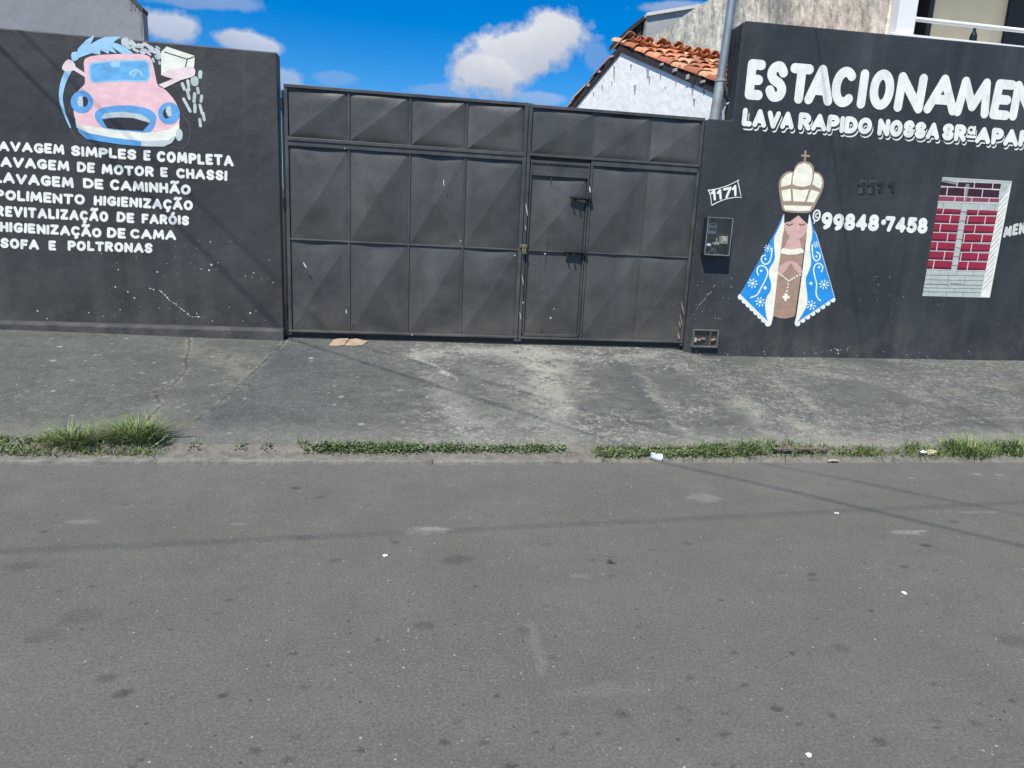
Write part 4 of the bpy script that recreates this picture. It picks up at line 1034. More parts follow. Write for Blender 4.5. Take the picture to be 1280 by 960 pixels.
# electricity meter box
M_dark = mat('dark box plastic', (.016, .021, .031), rough=.5, var=.2, scale=10)
M_clear = bpy.data.materials.new('clear polycarbonate'); M_clear.use_nodes = True
t_ = M_clear.node_tree; t_.nodes.remove(t_.nodes['Principled BSDF'])
tr = t_.nodes.new('ShaderNodeBsdfTransparent'); tr.inputs[0].default_value = (.88, .91, .94, 1); gl_ = t_.nodes.new('ShaderNodeBsdfGlossy'); gl_.inputs['Roughness'].default_value = .12
fr0 = t_.nodes.new('ShaderNodeLayerWeight'); fr0.inputs[0].default_value = .2; fr_ = t_.nodes.new('ShaderNodeMapRange'); fr_.inputs[3].default_value = .022; fr_.inputs[4].default_value = .6; t_.links.new(fr0.outputs['Facing'], fr_.inputs[0]); mxs = t_.nodes.new('ShaderNodeMixShader')
t_.links.new(fr_.outputs[0], mxs.inputs[0]); t_.links.new(tr.outputs[0], mxs.inputs[1]); t_.links.new(gl_.outputs[0], mxs.inputs[2]); df = t_.nodes.new('ShaderNodeBsdfDiffuse'); df.inputs[0].default_value = (.25, .34, .46, 1); mx2 = t_.nodes.new('ShaderNodeMixShader'); mx2.inputs[0].default_value = .025
t_.links.new(mxs.outputs[0], mx2.inputs[1]); t_.links.new(df.outputs[0], mx2.inputs[2]); t_.links.new(mx2.outputs[0], t_.nodes['Material Output'].inputs[0])
M_pale = mat('pale plastic', (.62, .62, .58), rough=.5, var=.1, scale=20); M_edge = mat('scuffed clear edge', (.16, .18, .20), rough=.4, var=.3, scale=30)
M_grey = mat('grey plastic', (.10, .12, .15), rough=.5, var=.15, scale=20)
bx0, bx1, bz0, bz1 = 3.205, 3.500, 1.585, 1.995; BF = WY - .115
mbx = thing('electricity_meter_box', (3.35, WY, 1.58), 'clear fronted electricity meter box mounted under the small ribbon number', 'meter box')
MB().box(bx0 + .004, bx1 - .004, WY - .03, WY + .01, bz0 + .004, bz1 - .004, .006).build('back_plate', M_dark, mbx)
mb = MB(); t2 = .005
mb.add([(bx0, BF, bz0), (bx1, BF, bz0), (bx1, BF, bz1), (bx0, BF, bz1)], [(0, 1, 2, 3)]); mb.build('cover', M_clear, mbx)
mb = MB()
mb.box(bx0 - .001, bx0 + .006, BF - .003, WY - .01, bz0, bz1, .002); mb.box(bx1 - .006, bx1 + .001, BF - .003, WY - .01, bz0, bz1, .002)
mb.box(bx0 + .006, bx1 - .006, BF - .002, WY - .01, bz1 - .008, bz1 + .001, .002); mb.box(bx0 + .006, bx1 - .006, BF - .002, WY - .01, bz0 - .001, bz0 + .012, .002)
mb.build('shell', M_dark, mbx)
mb = MB()
mb.box(bx0 - .002, bx0 + .008, BF - .006, BF + .004, bz0, bz1 + .002, .002); mb.box(bx1 - .008, bx1 + .002, BF - .006, BF + .004, bz0, bz1 + .002, .002)
mb.box(bx0 + .006, bx1 - .006, BF - .005, BF + .004, bz1 - .006, bz1 + .003, .002); mb.box(bx0 + .006, bx1 - .006, BF - .005, BF + .004, bz0 - .002, bz0 + .010, .002)
mb.build('cover_rim', M_edge, mbx)
me_ = MB().box(bx0 + .03, bx0 + .13, BF + .03, WY - .03, bz1 - .18, bz1 - .05, .006).build('meter', M_grey, mbx)
mb = MB(); mb.box(bx0 + .045, bx0 + .115, BF + .026, BF + .032, bz1 - .085, bz1 - .065, .001); mb.box(bx0 + .04, bx0 + .12, BF + .026, BF + .032, bz1 - .14, bz1 - .105, .001); mb.build('meter_display', M_dark, me_)
mb = MB(); mb.box(bx1 - .105, bx1 - .025, BF + .02, WY - .03, bz0 + .13, bz0 + .215, .005); br_ = mb.build('breaker', mat('aged ivory plastic', (.36, .34, .28), rough=.6, var=.5, scale=40), mbx)
MB().box(bx1 - .075, bx1 - .055, BF + .008, BF + .025, bz0 + .16, bz0 + .19, .003).build('breaker_switch', M_pale, br_)
mb = MB(); mb.box(bx0 + .03, bx0 + .075, BF + .02, WY - .03, bz0 + .10, bz0 + .125, .003); mb.build('seal_tag', mat('white plastic tag', (.85, .86, .86), rough=.4, var=.05), mbx)
mb = MB(); mb.box(bx0 + .115, bx0 + .18, BF + .03, WY - .03, bz0 + .115, bz0 + .145, .003); mb.box(bx0 + .135, bx0 + .15, BF + .03, BF + .04, bz0 + .145, bz0 + .19, .002); mb.build('terminal', mat('dusty terminal', (.30, .31, .30), var=.3, scale=60), mbx)
mb = MB()
for (a, b, c, d) in ((.05, .12, .14, .02), (.15, .15, .15, .03), (.20, .10, .22, .18)): mb.tube([(bx0 + a, WY - .05, bz0 + .01), (bx0 + b, WY - .06, bz0 + .06), (bx0 + c, WY - .05, bz0 + .11)], .004, 6)
mb.build('wire', mat('dusty wire', (.16, .16, .16), var=.2), mbx)
# water meter box
wmb = thing('water_meter_box', (3.34, WY, .52), 'low glass fronted water meter box set in the wall near the pavement', 'meter box')
a0, a1, c0, c1 = 3.205, 3.520, .525, .735; WF = WY - .045
mb = MB(); mb.box(a0, a0 + .018, WF, WY + .01, c0, c1, .004); mb.box(a1 - .018, a1, WF, WY + .01, c0, c1, .004); mb.box(a0 + .016, a1 - .016, WF + .002, WY + .01, c1 - .016, c1, .004); mb.box(a0 + .016, a1 - .016, WF + .002, WY + .01, c0, c0 + .020, .004); mb.box(a1 - .105, a1 - .095, WF + .004, WY, c0 + .01, c1 - .01, .002)
mb.build('frame', mat('dusty grey frame', (.115, .115, .105), rough=.7, var=.3, scale=20), wmb)
MB().box(a0 + .01, a1 - .01, WY - .008, WY + .004, c0 + .01, c1 - .01, .001).build('back_plate', mat('mossy dark plate', (.045, .048, .038), var=.4, scale=20), wmb)
MB().add([(a0 + .016, WF + .008, c0 + .018), (a1 - .016, WF + .008, c0 + .018), (a1 - .016, WF + .008, c1 - .014), (a0 + .016, WF + .008, c1 - .014)], [(0, 1, 2, 3)]).build('glass', M_clear, wmb)
M_copper = mat('rusty pipe fitting', (.42, .22, .13), rough=.6, var=.5, scale=30)
mb = MB()
for (q, r_) in ((.06, .018), (.085, .022), (.115, .02), (.14, .018)): mb.tube([(a0 + q - .012, WY - .022, c0 + .095 + .01 * math.sin(q * 60)), (a0 + q + .014, WY - .022, c0 + .09 + .01 * math.sin(q * 60))], r_ * .7, 10)
mb.build('pipe_fitting', M_copper, wmb)
MB().tube([(a1 - .08, WY - .02, c0 + .08), (a1 - .03, WY - .02, c0 + .10)], .016, 10).build('pipe_fitting', M_copper, wmb)
MB().box(a0 + .03, a0 + .055, WY - .03, WY - .006, c0 + .06, c0 + .11, .004).build('valve', M_pale, wmb)

# ------------------------------------------------------------------ service pole behind the wall corner
M_galv = mat('galvanised steel', (.30, .33, .34), rough=.42, var=.25, scale=5, metal=.55, stretch=(3, 3, .6))
M_galv2 = mat('weathered galvanised sleeve', (.33, .36, .36), rough=.55, var=.25, scale=6, metal=.4)
p0 = at_y(892.5, 152, 7.62); p1 = at_y(901, 101, 7.62); p2 = at_y(915.5, -2, 7.62); p3 = p1 + (p2 - p1) * 2.6
sp_ = thing('service_pole', (float(p0[0]), 7.62, 3.0), 'galvanised electric service pole rising behind the corner of the black wall', 'pole')
mb = MB(); mb.tube([(p0[0], p0[1], 2.6), p0, p1], .058, 20); mb.build('sleeve', M_galv2, sp_, smooth=False); smooth_by_angle(COL.objects[-1] if False else bpy.data.objects['sleeve'])
mb = MB(); mb.tube([p1 - (p1 - p0) * .1, p2, p3], .048, 20); smooth_by_angle(mb.build('shaft', M_galv, sp_))
mb = MB(); mb.tube([p1 + (0, 0, -.012), p1 + (0, 0, .016)], .066, 20); smooth_by_angle(mb.build('clamp_band', M_galv2, sp_))
mb = MB(); gA = at_y(906, 148, 7.55)
pts = [at_y(*q, 7.56) for q in ((904, 150), (904, 140), (907, 131), (913, 128), (919, 131), (921, 140), (920.5, 150))]
mb.tube([tuple(p) for p in [pts[0]] + [np.append(np.array(q), 0)[:0] if False else pts[i] for i, q in enumerate(pts) if i > 0]], .017, 12); smooth_by_angle(mb.build('conduit_bend', mat('grey conduit', (.36, .37, .36), rough=.6, var=.2, scale=20), sp_))
mb = MB()
for (qx, qy) in ((908, 112), (909, 120), (906, 128)):
    q = at_y(qx, qy, 7.55); mb.tube([q + (-.012, 0, .025), q + (0, 0, 0), q + (.012, 0, -.03)], .014, 8)
mb.tube([at_y(904, 104, 7.56), at_y(908, 112, 7.55)], .010, 8); mb.build('insulator', mat('dark insulator', (.10, .10, .11), rough=.35, var=.3, scale=30), sp_)
cb = MB()
for k, (dx, r_) in enumerate(((0, .006), (.03, .005), (.055, .004))):
    cb.tube([(3.410 - .008 * k, 7.45 + dx * 2, 3.99 - .02 * k), (3.405 - .006 * k, 7.48 + dx * 2, 3.6), (3.395, 7.52 + dx, 3.35), (3.37, 7.55, 3.22), (3.36, 7.56, 3.12)], r_, 6)
cb.tube([(3.40, 7.42, 3.83), (3.40, 7.66, 3.83)], .004, 6)
wr = cb.build('service_cable', M_blackm); tag(wr, 'thin black cables clipped down the side of the tall black wall', 'cable')

# ------------------------------------------------------------------ white house with clay tile roof
HX = 3.44; HY = 7.76; TH = math.radians(16)
wh = thing('white_house', (HX, HY, .4), 'white house with clay tile roof rising behind the gate', 'house')


def at_gable(px, py, lift=.004):
    """photo point laid on the turned gable wall, in the house's own unturned coordinates"""
    d = ray(px, py); n = np.array([-math.cos(TH), -math.sin(TH), 0]); P0 = np.array([HX, HY, 0])
    p = EYE + d * (((P0 - EYE) @ n) / (d @ n)); q = p - P0
    return np.array([HX - lift, HY + q[0] * -math.sin(TH) + q[1] * math.cos(TH), p[2]])


M_wht = mat('limewashed wall', (.88, .88, .86), rough=.9, var=.06, scale=3, bump=.012, bscale=9)
gp_ = [at_gable(*p) for p in ((893, 112), (777, 62), (721, 130))]
Ae = np.array([HY - .02, gp_[0][2] - (gp_[1][2] - gp_[0][2]) * (gp_[0][1] - HY + .02) / (gp_[1][1] - gp_[0][1])]); Ap = gp_[1][1:]; Bk = gp_[2][1:]
Bk = Ap + (Bk - Ap) * 1.25
poly = [(HY - .02, .2), (HY - .02, Ae[1]), (Ap[0], Ap[1]), (Bk[0], Bk[1]), (Bk[0], .2)]
MB().prism(poly, HX, HX + .18, .0, 'X').build('gable_wall', M_wht, wh)
MB().box(HX + .19, HX + 2.2, HY, HY + .12, .2, Ae[1] - .1, .0).build('front_wall', M_wht, wh)
g = []
R5 = random.Random(4); V, F = [], []
for (px, py, w_, h_) in ((810, 92, 5, 14), (812, 100, 3, 12), (794, 112, 4, 14), (768, 92, 3, 22), (866, 112, 5, 18), (868, 128, 4, 12), (845, 105, 2, 10), (826, 96, 3, 9), (765, 105, 2, 8), (832, 110, 2, 5), (880, 116, 4, 8), (753, 110, 2, 9), (742, 118, 2, 8), (762, 75, 4, 14), (789, 84, 3, 9)):
    w_ *= .8; h_ *= .9
    q = [at_gable(px - w_ / 2, py - h_ / 2), at_gable(px + w_ / 2, py - h_ / 2 + 1), at_gable(px + w_ * .3, py), at_gable(px + w_ * .1, py + h_ / 2), at_gable(px - w_ * .2, py + h_ / 2 - 1), at_gable(px - w_ * .35, py)]
    k = len(V); V += [tuple(p) for p in q]; F.append(tuple(range(k, k + 6)))
tag(obj('stain', V, F, mat('grey damp stain', (.34, .35, .36), rough=.9, var=.3, scale=20), wh), kind='stuff')
M_tile = mat('clay tile', (0, 0, 0), rough=.85, var=.22, scale=9, bump=.004, bscale=50, attr='Col', grain=.18, gscale=70)
CLAY = [(.46, .17, .085), (.50, .21, .11), (.40, .14, .075), (.56, .30, .16), (.52, .25, .13), (.34, .14, .09), (.60, .36, .20), (.26, .16, .12), (.44, .19, .11), (.48, .18, .09)]


def tile(mb, o, axis, side, nrm, ln, r0, r1, convex, col):
    seg = 7; V, F = [], []; th = .013
    for t, r in ((0, r0), (1, r1)):
        for lay in (0, 1):
            for j in range(seg + 1):
                a = math.pi * j / seg; rr_ = r - lay * th
                hgt = math.sin(a) * rr_ * .72 * (1 if convex else -1)
                V.append(o + axis * (t * ln) + side * (-math.cos(a) * rr_) + nrm * hgt)
    s = seg + 1
    for j in range(seg):
        F.append((j, j + 1, 2 * s + j + 1, 2 * s + j)); F.append((s + j + 1, s + j, 3 * s + j, 3 * s + j + 1))
        F.append((j + 1, j, s + j, s + j + 1)); F.append((2 * s + j, 2 * s + j + 1, 3 * s + j + 1, 3 * s + j))
    for (a_, b_) in ((0, s), (seg, s + seg)): F.append((a_, 2 * s + a_, 2 * s + b_, b_) if a_ == 0 else (2 * s + a_, a_, b_, 2 * s + b_))
    mb.add([tuple(v) for v in V], F, col)


def tile_roof(name, A, B, x0, x1, parent, seed):
    """clay barrel tiles from the eave A=(y,z) up to the ridge B"""
    R_ = random.Random(seed); mb = MB(); a = Vector((0, A[0], A[1])); b = Vector((0, B[0], B[1])); ax = (b - a); ln = ax.length; ax.normalize()
    nrm = Vector((0, -ax.z, ax.y)); nrm = nrm if nrm.z > 0 else -nrm
    sd_ = Vector((1, 0, 0)); dx = .165; dl = .30; nx = int((x1 - x0) / dx) + 1; nl = int(ln / dl) + 1
    for i in range(nx + 1):
        for j in range(nl):
            sag = -.035 * math.sin(math.pi * j / nl) - .02 * math.sin(i * 1.1)
            for convex in (False, True):
                if not convex and i == nx: continue
                xo = x0 + dx * (i + (0 if convex else .5)) + R_.gauss(0, .009)
                o = Vector((xo, a.y, a.z)) + ax * (j * dl - .04 + R_.gauss(0, .012)) + nrm * (.065 + sag + (.012 if convex else 0) + .03 * 0)
                c = list(R_.choice(CLAY)); k = R_.uniform(.75, 1.2); c = tuple(min(.8, q * k) for q in c)
                axj = (ax + nrm * (-.055 + R_.gauss(0, .012)) + sd_ * R_.gauss(0, .02)).normalized()
                tile(mb, o + nrm * .03, axj, sd_, nrm, .41, .086, .070, convex, c)
    return smooth_by_angle(mb.build(name, M_tile, parent, cols=True), 50)


X1 = 5.60
XR_ = HX + 3.1
rf = tile_roof('roof', Ae, Ap, HX + .04, XR_, wh, 31)
rb = tile_roof('roof', Bk, Ap, HX + .04, XR_, wh, 32)
mb = MB(); R6 = random.Random(8)
mb2 = MB(); k = 0; x = HX + .02
while x < XR_ - .1:
    tile(mb2, Vector((x, Ap[0], Ap[1] + .075 + R6.gauss(0, .010))), Vector((1, R6.gauss(0, .03), .04)).normalized(), Vector((0, 1, 0)), Vector((0, 0, 1)),   .40, .095, .085, True, tuple(q * R6.uniform(.8, 1.2) for q in R6.choice(CLAY))); x += .34
smooth_by_angle(mb2.build('ridge_tiles', M_tile, wh, cols=True), 50)
M_wood = mat('dark wood and eave shade', (.036, .030, .029), rough=.8, var=.35, scale=12)
for (a, b) in ((Ae, Ap), (Bk, Ap)):
    d = (b - a) / np.linalg.norm(b - a); s = a - d * .12
    MB().prism([(s[0], s[1] - .035), (b[0], b[1] - .035), (b[0], b[1] + .055), (s[0], s[1] + .055)], HX - .026, HX - .004, .0, 'X').build('eave_shade_board', M_wood, wh)  # near-black board, shade under the tile overhang is in its colour
M_mort = mat('grey mortar', (.42, .40, .38), var=.3, scale=20)
for (a, b) in ((Ae, Ap), (Bk, Ap)):
    n_ = int(np.linalg.norm(b - a) / .30)
    for i in range(n_):
        p = a + (b - a) * (i + .3) / n_
        if R6.random() < .3: continue
        MB().box(HX - .044, HX - .022, p[0] - .03 + R6.gauss(0, .02), p[0] + .035, p[1] + .01 + R6.gauss(0, .01), p[1] + .05, .008).build('mortar_lump', M_mort, wh)
wh.rotation_euler = (0, 0, TH)

# ------------------------------------------------------------------ neighbouring building with the balcony
nb = thing('balcony_building', (8, 12, .3), 'two storey building with weathered concrete side wall and white balcony corner', 'building')
M_conc = mat('streaked weathered concrete', (.80, .74, .58), rough=.92, var=.38, scale=2.6, bump=.10, bscale=3.0, stretch=(1, 1.0, .72), grain=.16, gscale=7, tint=(.42, .40, .33))
rk = [at_x(px, py, X1) for px, py in ((886, 0), (866, 12), (820, 44))]
sl = (rk[0][2] - rk[2][2]) / (rk[0][1] - rk[2][1])
MB().prism([(8.16, .2), (8.16, 8.6), (9.2, 8.6), (rk[0][1], rk[0][2]), (rk[1][1], rk[1][2]), (rk[2][1], rk[2][2]), (17.4, rk[2][2] - .3), (17.4, .2)], X1, X1 + .25, .0, 'X').build('side_wall', M_conc, nb)
cpx = [at_y(1116, 40, 8.0)[0], at_y(1142, 43, 8.0)[0]]
M_col = mat('white column paint', (.78, .79, .79), rough=.7, var=.05, scale=5)
MB().box(cpx[0] + .04, cpx[1], 8.0, 8.14, 3.9, 6.74, .006).build('column', M_col, nb)
zsl = at_y(1142, 43, 7.96)[2]
MB().box(cpx[0] - .02, 12, 7.96, 11.5, zsl - .22, zsl, .006).build('balcony_slab', M_col, nb)
zr = at_y(1210, 31, 8.08)[2]
mb = MB(); mb.tube([(cpx[1] - .02, 8.08, zr), (12, 8.08, zr)], .026, 14); mb.tube([(cpx[1] - .02, 8.08, zr + .42), (12, 8.08, zr + .42)], .026, 14)
smooth_by_angle(mb.build('balcony_rail', M_col, nb))
mb = MB()
for q in (9.4, 11.2): MB().tube([(q, 8.08, zsl - .02), (q, 8.08, zr + .42)], .02, 10).build('rail_post', M_col, nb)
BW = 9.4; bw0 = at_y(1163, 30, BW)[0]; bw1 = at_y(1276, 30, BW)[0]; bwm = at_y(1240, 30, BW)[0]
M_beige = mat('beige wall paint', (.80, .66, .43), rough=.85, var=.06, scale=3)
MB().box(bw0, bwm, BW, BW + .15, zsl - .1, 8.2, .0).build('balcony_wall', M_beige, nb)
MB().box(bwm, bw1, BW + .30, BW + .45, zsl - .1, 8.2, .0).box(bwm - .10, bwm - .001, BW + .151, BW + .46, zsl - .1, 8.2, .0).build('balcony_wall', M_beige, nb)
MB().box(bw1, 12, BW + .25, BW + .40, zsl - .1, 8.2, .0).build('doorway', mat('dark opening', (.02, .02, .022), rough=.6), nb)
MB().box(X1 + .26, bw0 - .08, BW + .2, BW + .32, zsl - .1, 8.2, .0).build('window_pane', mat('dark glass', (.02, .022, .026), rough=.15, spec=.6), nb)
MB().box(bw0 - .079, bw0 - .001, BW - .03, BW + .35, zsl - .1, 8.2, .003).build('window_frame', mat('dark bronze frame', (.04, .036, .034), rough=.4), nb)
MB().box(X1 + .02, 12, 8.02, 12, 6.75, 7.0, .0).build('shade_roof_slab', M_col, nb)  # roof slab out of view, added low to shade the balcony wall
MB().box(6.0, 12, 8.05, 8.2, .2, zsl - .23, .0).build('lower_wall', M_beige, nb)
bt = at_y(1216, 50, 8.6)
mb = MB(); zb = zsl; bxx, byy = bt[0], 8.6
pr = [(.0, 0), (.043, 0), (.045, .02), (.045, .25), (.040, .28), (.020, .32), (.018, .37), (.021, .38), (.0, .38)]
V, F = [], []
for (r_, h_) in pr:
    for j in range(14): V.append((bxx + r_ * math.cos(j * math.pi / 7), byy + r_ * math.sin(j * math.pi / 7), zb + h_))
for i in range(len(pr) - 1):
    for j in range(14): F.append((i * 14 + j, i * 14 + (j + 1) % 14, (i + 1) * 14 + (j + 1) % 14, (i + 1) * 14 + j))
bo_ = obj('bottle', V, F, mat('dark green glass', (.010, .018, .020), rough=.15, spec=.6), None, True); tag(bo_, 'dark green bottle standing on the balcony floor behind the white rail', 'bottle')
# farther grey block and its dark lean-to roof beyond the tile ridge
fb = thing('back_block', (6.2, 19, 3), 'plain grey concrete block seen above the clay tile ridge', 'building')
a = at_y(809, 21, 18.5); b = at_y(872, 10, 18.5)
MB().prism([(a[0], 2), (a[0], a[2]), (b[0], b[2]), (b[0] + 1.5, b[2] + .2), (b[0] + 1.5, 2)], 18.5, 20.5, .0).build('wall', mat('grey render', (.36, .37, .37), rough=.9, var=.2, scale=2), fb)
MB().prism([(a[0] - .03, a[2]), (b[0] + .03, b[2]), (b[0] + .03, b[2] + .08), (a[0] - .03, a[2] + .08)], 18.42, 20.5, .0).build('coping', mat('pale coping', (.6, .6, .58), var=.1), fb)
a2 = at_y(780, 43, 18.8); b2 = at_y(808, 20, 18.8); c2 = at_y(808, 28, 18.8)
MB().prism([(a2[0], a2[2] - .08), (a[0] - .05, c2[2]), (a[0] - .05, b2[2] - .05), (a2[0], a2[2] + .06)], 18.6, 20.2, .0).build('lean_to_roof', M_wood, fb)
d2 = at_y(800, 45, 18.8)
MB().box(d2[0] - .12, a[0] - .07, 18.7, 20, 2, c2[2] - .06, .0).build('post', M_wood, fb)

# grey house behind the left wall
lb = thing('grey_house', (-8, 12, .4), 'plain pale grey rendered house end rising behind the lettered wall', 'house')
e0 = at_y(178, 12, 10); e1 = at_y(163, -2, 10)
s_ = (e1[2] - e0[2]) / (e1[0] - e0[0])
gx0 = e0[0]; ry = e0[2]
M_gh = mat('pale grey render', (.255, .265, .285), rough=.9, var=.07, scale=1.2, bump=.01, bscale=5, grain=.05, gscale=20)
MB().prism([(-15, .3), (gx0, .3), (gx0, ry), (gx0 - 3.2, ry + 3.2 * .95), (-15, ry + 3.2)], 10, 10.16, .0).build('gable_wall', M_gh, lb)
MB().box(-15, gx0 * 1.5 - .4, 10.17, 15, .3, 5.2, .0).build('house_body', M_gh, lb)
MB().prism([(gx0 + .004, ry - .03), (gx0 - 3.2, ry + 3.2 * .95 - .03), (gx0 - 3.2, ry + 3.2 * .95 + .012), (gx0 + .012, ry + .015)], 9.985, 10.17, .0).build('roof_edge', mat('dark mouldy coping', (.06, .06, .062), var=.3, scale=8), lb)
mb = MB(); q0 = at_y(161, 0, 9.997); V, F = [], []
for (px, py, w_, h_) in ((163, 4, 3, 18), (168, 8, 2.5, 10), (176.5, 28, 1.5, 34), (173, 12, 2, 8)):
    q = [at_y(px - w_, py - h_ / 2, 9.996), at_y(px + w_, py - h_ / 2 + 1, 9.996), at_y(px + w_ * .5, py + h_ / 2, 9.996), at_y(px - w_ * .2, py + h_ / 2, 9.996)]
    q = [p for p in q if True]; k = len(V); V += [tuple(p) for p in q]; F.append((k, k + 1, k + 2, k + 3))
tag(obj('stain', V, F, mat('rust grey stain', (.22, .20, .20), var=.3, scale=20), lb), kind='stuff')
yw = thing('yard_wall', (-4, 26, .4), 'plain brick coloured wall at the back of the yard behind the gate', 'wall')
MB().box(-12, 3.3, 26, 26.2, .3, 3.1, .0).build('wall_body', mat('brown brick wall', (.34, .20, .13), var=.3, scale=6), yw)

# ------------------------------------------------------------------ overhead cables, out of the picture but shading the wall and street
S = np.array(SUN_DIR)
M_cab = mat('black cable', (.02, .02, .02), rough=.6)


def cable(wa, wb, z, half0, half1, r, label):
    """straight cable parallel to the level line of the plane through its shadow and the sun"""
    Wd = wb - wa; n = np.cross(Wd, S); dr = np.array([-n[1], n[0], 0.0]); dr /= np.linalg.norm(dr)
    if dr[0] < 0: dr = -dr
    c = wa + S * ((z - wa[2]) / S[2])
    pts = [tuple(c + dr * t + np.array([0, 0, .0])) for t in np.linspace(-half0, half1, 24)]
    keep_ = []
    for p in pts:
        q = ROT @ (np.array(p) - EYE)
        if q[2] > 0 and abs(q[0] / q[2]) < .82 and abs(q[1] / q[2]) < .62: continue
        keep_.append(p)
    if len(keep_) < len(pts): print('CABLE in frame', label, len(pts) - len(keep_), pts[0], pts[-1])
    o = MB().tube(pts, r, 8).build('overhead_cable', M_cab); tag(o, label, 'cable', 'cables strung over the street'); return o


cable(at_y(0, 60, WY), at_y(340, 400, WY), 6.6, 6, 24, .0085, 'overhead cable crossing the street diagonally, casting the shadow over the lettered wall')
cable(at_y(0, 15, WY), at_y(300, 305, WY), 6.9, 6, 24, .006, 'thin overhead cable beside the diagonal one')
cable(np.append(np.array(on_road(0, 690)), 0), np.append(np.array(on_road(1280, 628)), 0), 6.8, 20, 20, .005, 'overhead cable running along the street behind the camera')
cable(at_y(1020, 40, WY), at_y(1078, 440, WY), 7.2, 26, 1.0, .0055, 'thin overhead cable reaching the tall black wall')

# ------------------------------------------------------------------ weeds along the kerb
M_grass = mat('weed leaves', (0, 0, 0), rough=.6, var=.15, scale=20, attr='Col', spec=.3)


def ground_h(x, y):
    return np.where(y < 4.972, np.interp(y, [4.74, 4.785, 4.83, 4.90, 4.972], [0, 0, .022, .036, .075]), pave_z(np.asarray(x), np.asarray(y)))


def blades(name, spots, seed, hfun, n, wid=.0045, dry=.12, parent=None, flop=.6, yr=(4.83, 5.03)):
    """grass blades: bent tapered strips; spots = list of (x0, x1) ranges"""
    R_ = np.random.default_rng(seed); V, F, C = [], [], []
    tot = sum(b - a for a, b in spots)
    for (a, b) in spots:
        for k in range(int(n * (b - a) / tot)):
            x = R_.uniform(a, b); h = hfun(x) * R_.uniform(.35, 1.15)
            if yr == 'ragged':
                e1_ = 4.795 + .06 * float(fbm(np.array([x]), np.array([2.5]), 3.5, 71, 4)[0]) + .02 * R_.normal(); wd_ = (.05 + 1.0 * hfun(x)) * R_.uniform(.2, 1.0); y = e1_ + wd_
                if R_.random() > min(1, (x - a) / .12 + .2) * np.clip((float(fbm(np.array([x]), np.array([7.5]), 2.2, 91, 4)[0]) - .30) * 3.5, .25, 1): continue
            else: y = R_.uniform(*yr)
            if h < .012: continue
            z = float(ground_h(x, y)) - .005; az = R_.uniform(0, 2 * np.pi); fl = flop * R_.uniform(.2, 1.3); w = wid * R_.uniform(.6, 1.4)
            dx, dy = np.cos(az), np.sin(az); sx, sy = -dy * w, dx * w
            g = R_.uniform(.6, 1.3)
            c = np.array((.125, .185, .060)) * g if R_.random() > dry else np.array((.22, .19, .085)) * R_.uniform(.6, 1.2)
            if R_.random() < .3: c = np.array((.19, .265, .10)) * g
            base = len(V)
            for i, t in enumerate((0, .35, .7, 1)):
                o = fl * h * t * t; hh = h * (t - .28 * fl * t * t)
                ww = (1 - t) ** .6 if t < 1 else 0
                px, py, pz = x + dx * o, y + dy * o, z + hh
                if i < 3: V += [(px + sx * ww, py + sy * ww, pz), (px - sx * ww, py - sy * ww, pz)]; C += [c * (.6 + .5 * t)] * 0 + [c, c]
                else: V.append((px, py, pz)); C.append(c)
            F += [(base, base + 1, base + 3, base + 2), (base + 2, base + 3, base + 5, base + 4), (base + 4, base + 5, base + 6)]
    return obj(name, V, F, M_grass, parent, False, np.array(C))


def leaves(name, spots, seed, hfun, n, size=.012, yr=(4.86, 5.0), parent=None):
    R_ = np.random.default_rng(seed); V, F, C = [], [], []; tot = sum(b - a for a, b in spots)
    for (a, b) in spots:
        for k in range(int(n * (b - a) / tot)):
            x = R_.uniform(a, b); y = 0 if yr == 'ragged' else R_.uniform(*yr)
            if yr == 'ragged':
                g_ = float(fbm(np.array([x]), np.array([1.5]), 3.0, seed + 80, 4)[0]); e_ = min(1, (x - a) / .25, (b - x) / .25)
                if R_.random() > np.clip((g_ - .28) * 3.2, .05, 1) * e_: continue
                y = 4.925 + R_.normal() * .022 * (.5 + 1.2 * g_)
            z = float(ground_h(x, y)) + hfun(x) * R_.random() ** 1.4
            az = R_.uniform(0, 6.28); s = size * R_.uniform(.5, 1.5); up = R_.uniform(-.2, .9)
            d = np.array((np.cos(az), np.sin(az), up)); d /= np.linalg.norm(d); e = np.array((-np.sin(az), np.cos(az), R_.uniform(-.4, .4))); o = np.array((x, y, z)); base = len(V)
            V += [tuple(o), tuple(o + d * s * .5 + e * s * .38), tuple(o + d * s), tuple(o + d * s * .5 - e * s * .38)]; F += [(base, base + 1, base + 2, base + 3)]
            c = np.array((.130, .185, .075)) * R_.uniform(.5, 1.5); c = c if R_.random() > .12 else np.array((.14, .13, .05)) * R_.uniform(.5, 1.1)
            C += [c] * 4
    return obj(name, V, F, M_grass, parent, False, np.array(C))


def kx(px, py=574): return float(at_y(px, py, 4.93)[0])


def bumps(lst, base=.0):
    L_ = [(kx(px), w, h) for px, w, h in lst]
    return lambda x: base + sum(h * math.exp(-((x - c) / w) ** 2) for c, w, h in L_)


def low(a, b, s): return lambda x: a + b * (float(fbm(np.array([x]), np.array([0.5]), 5, s, 4)[0]) ** 1.5)


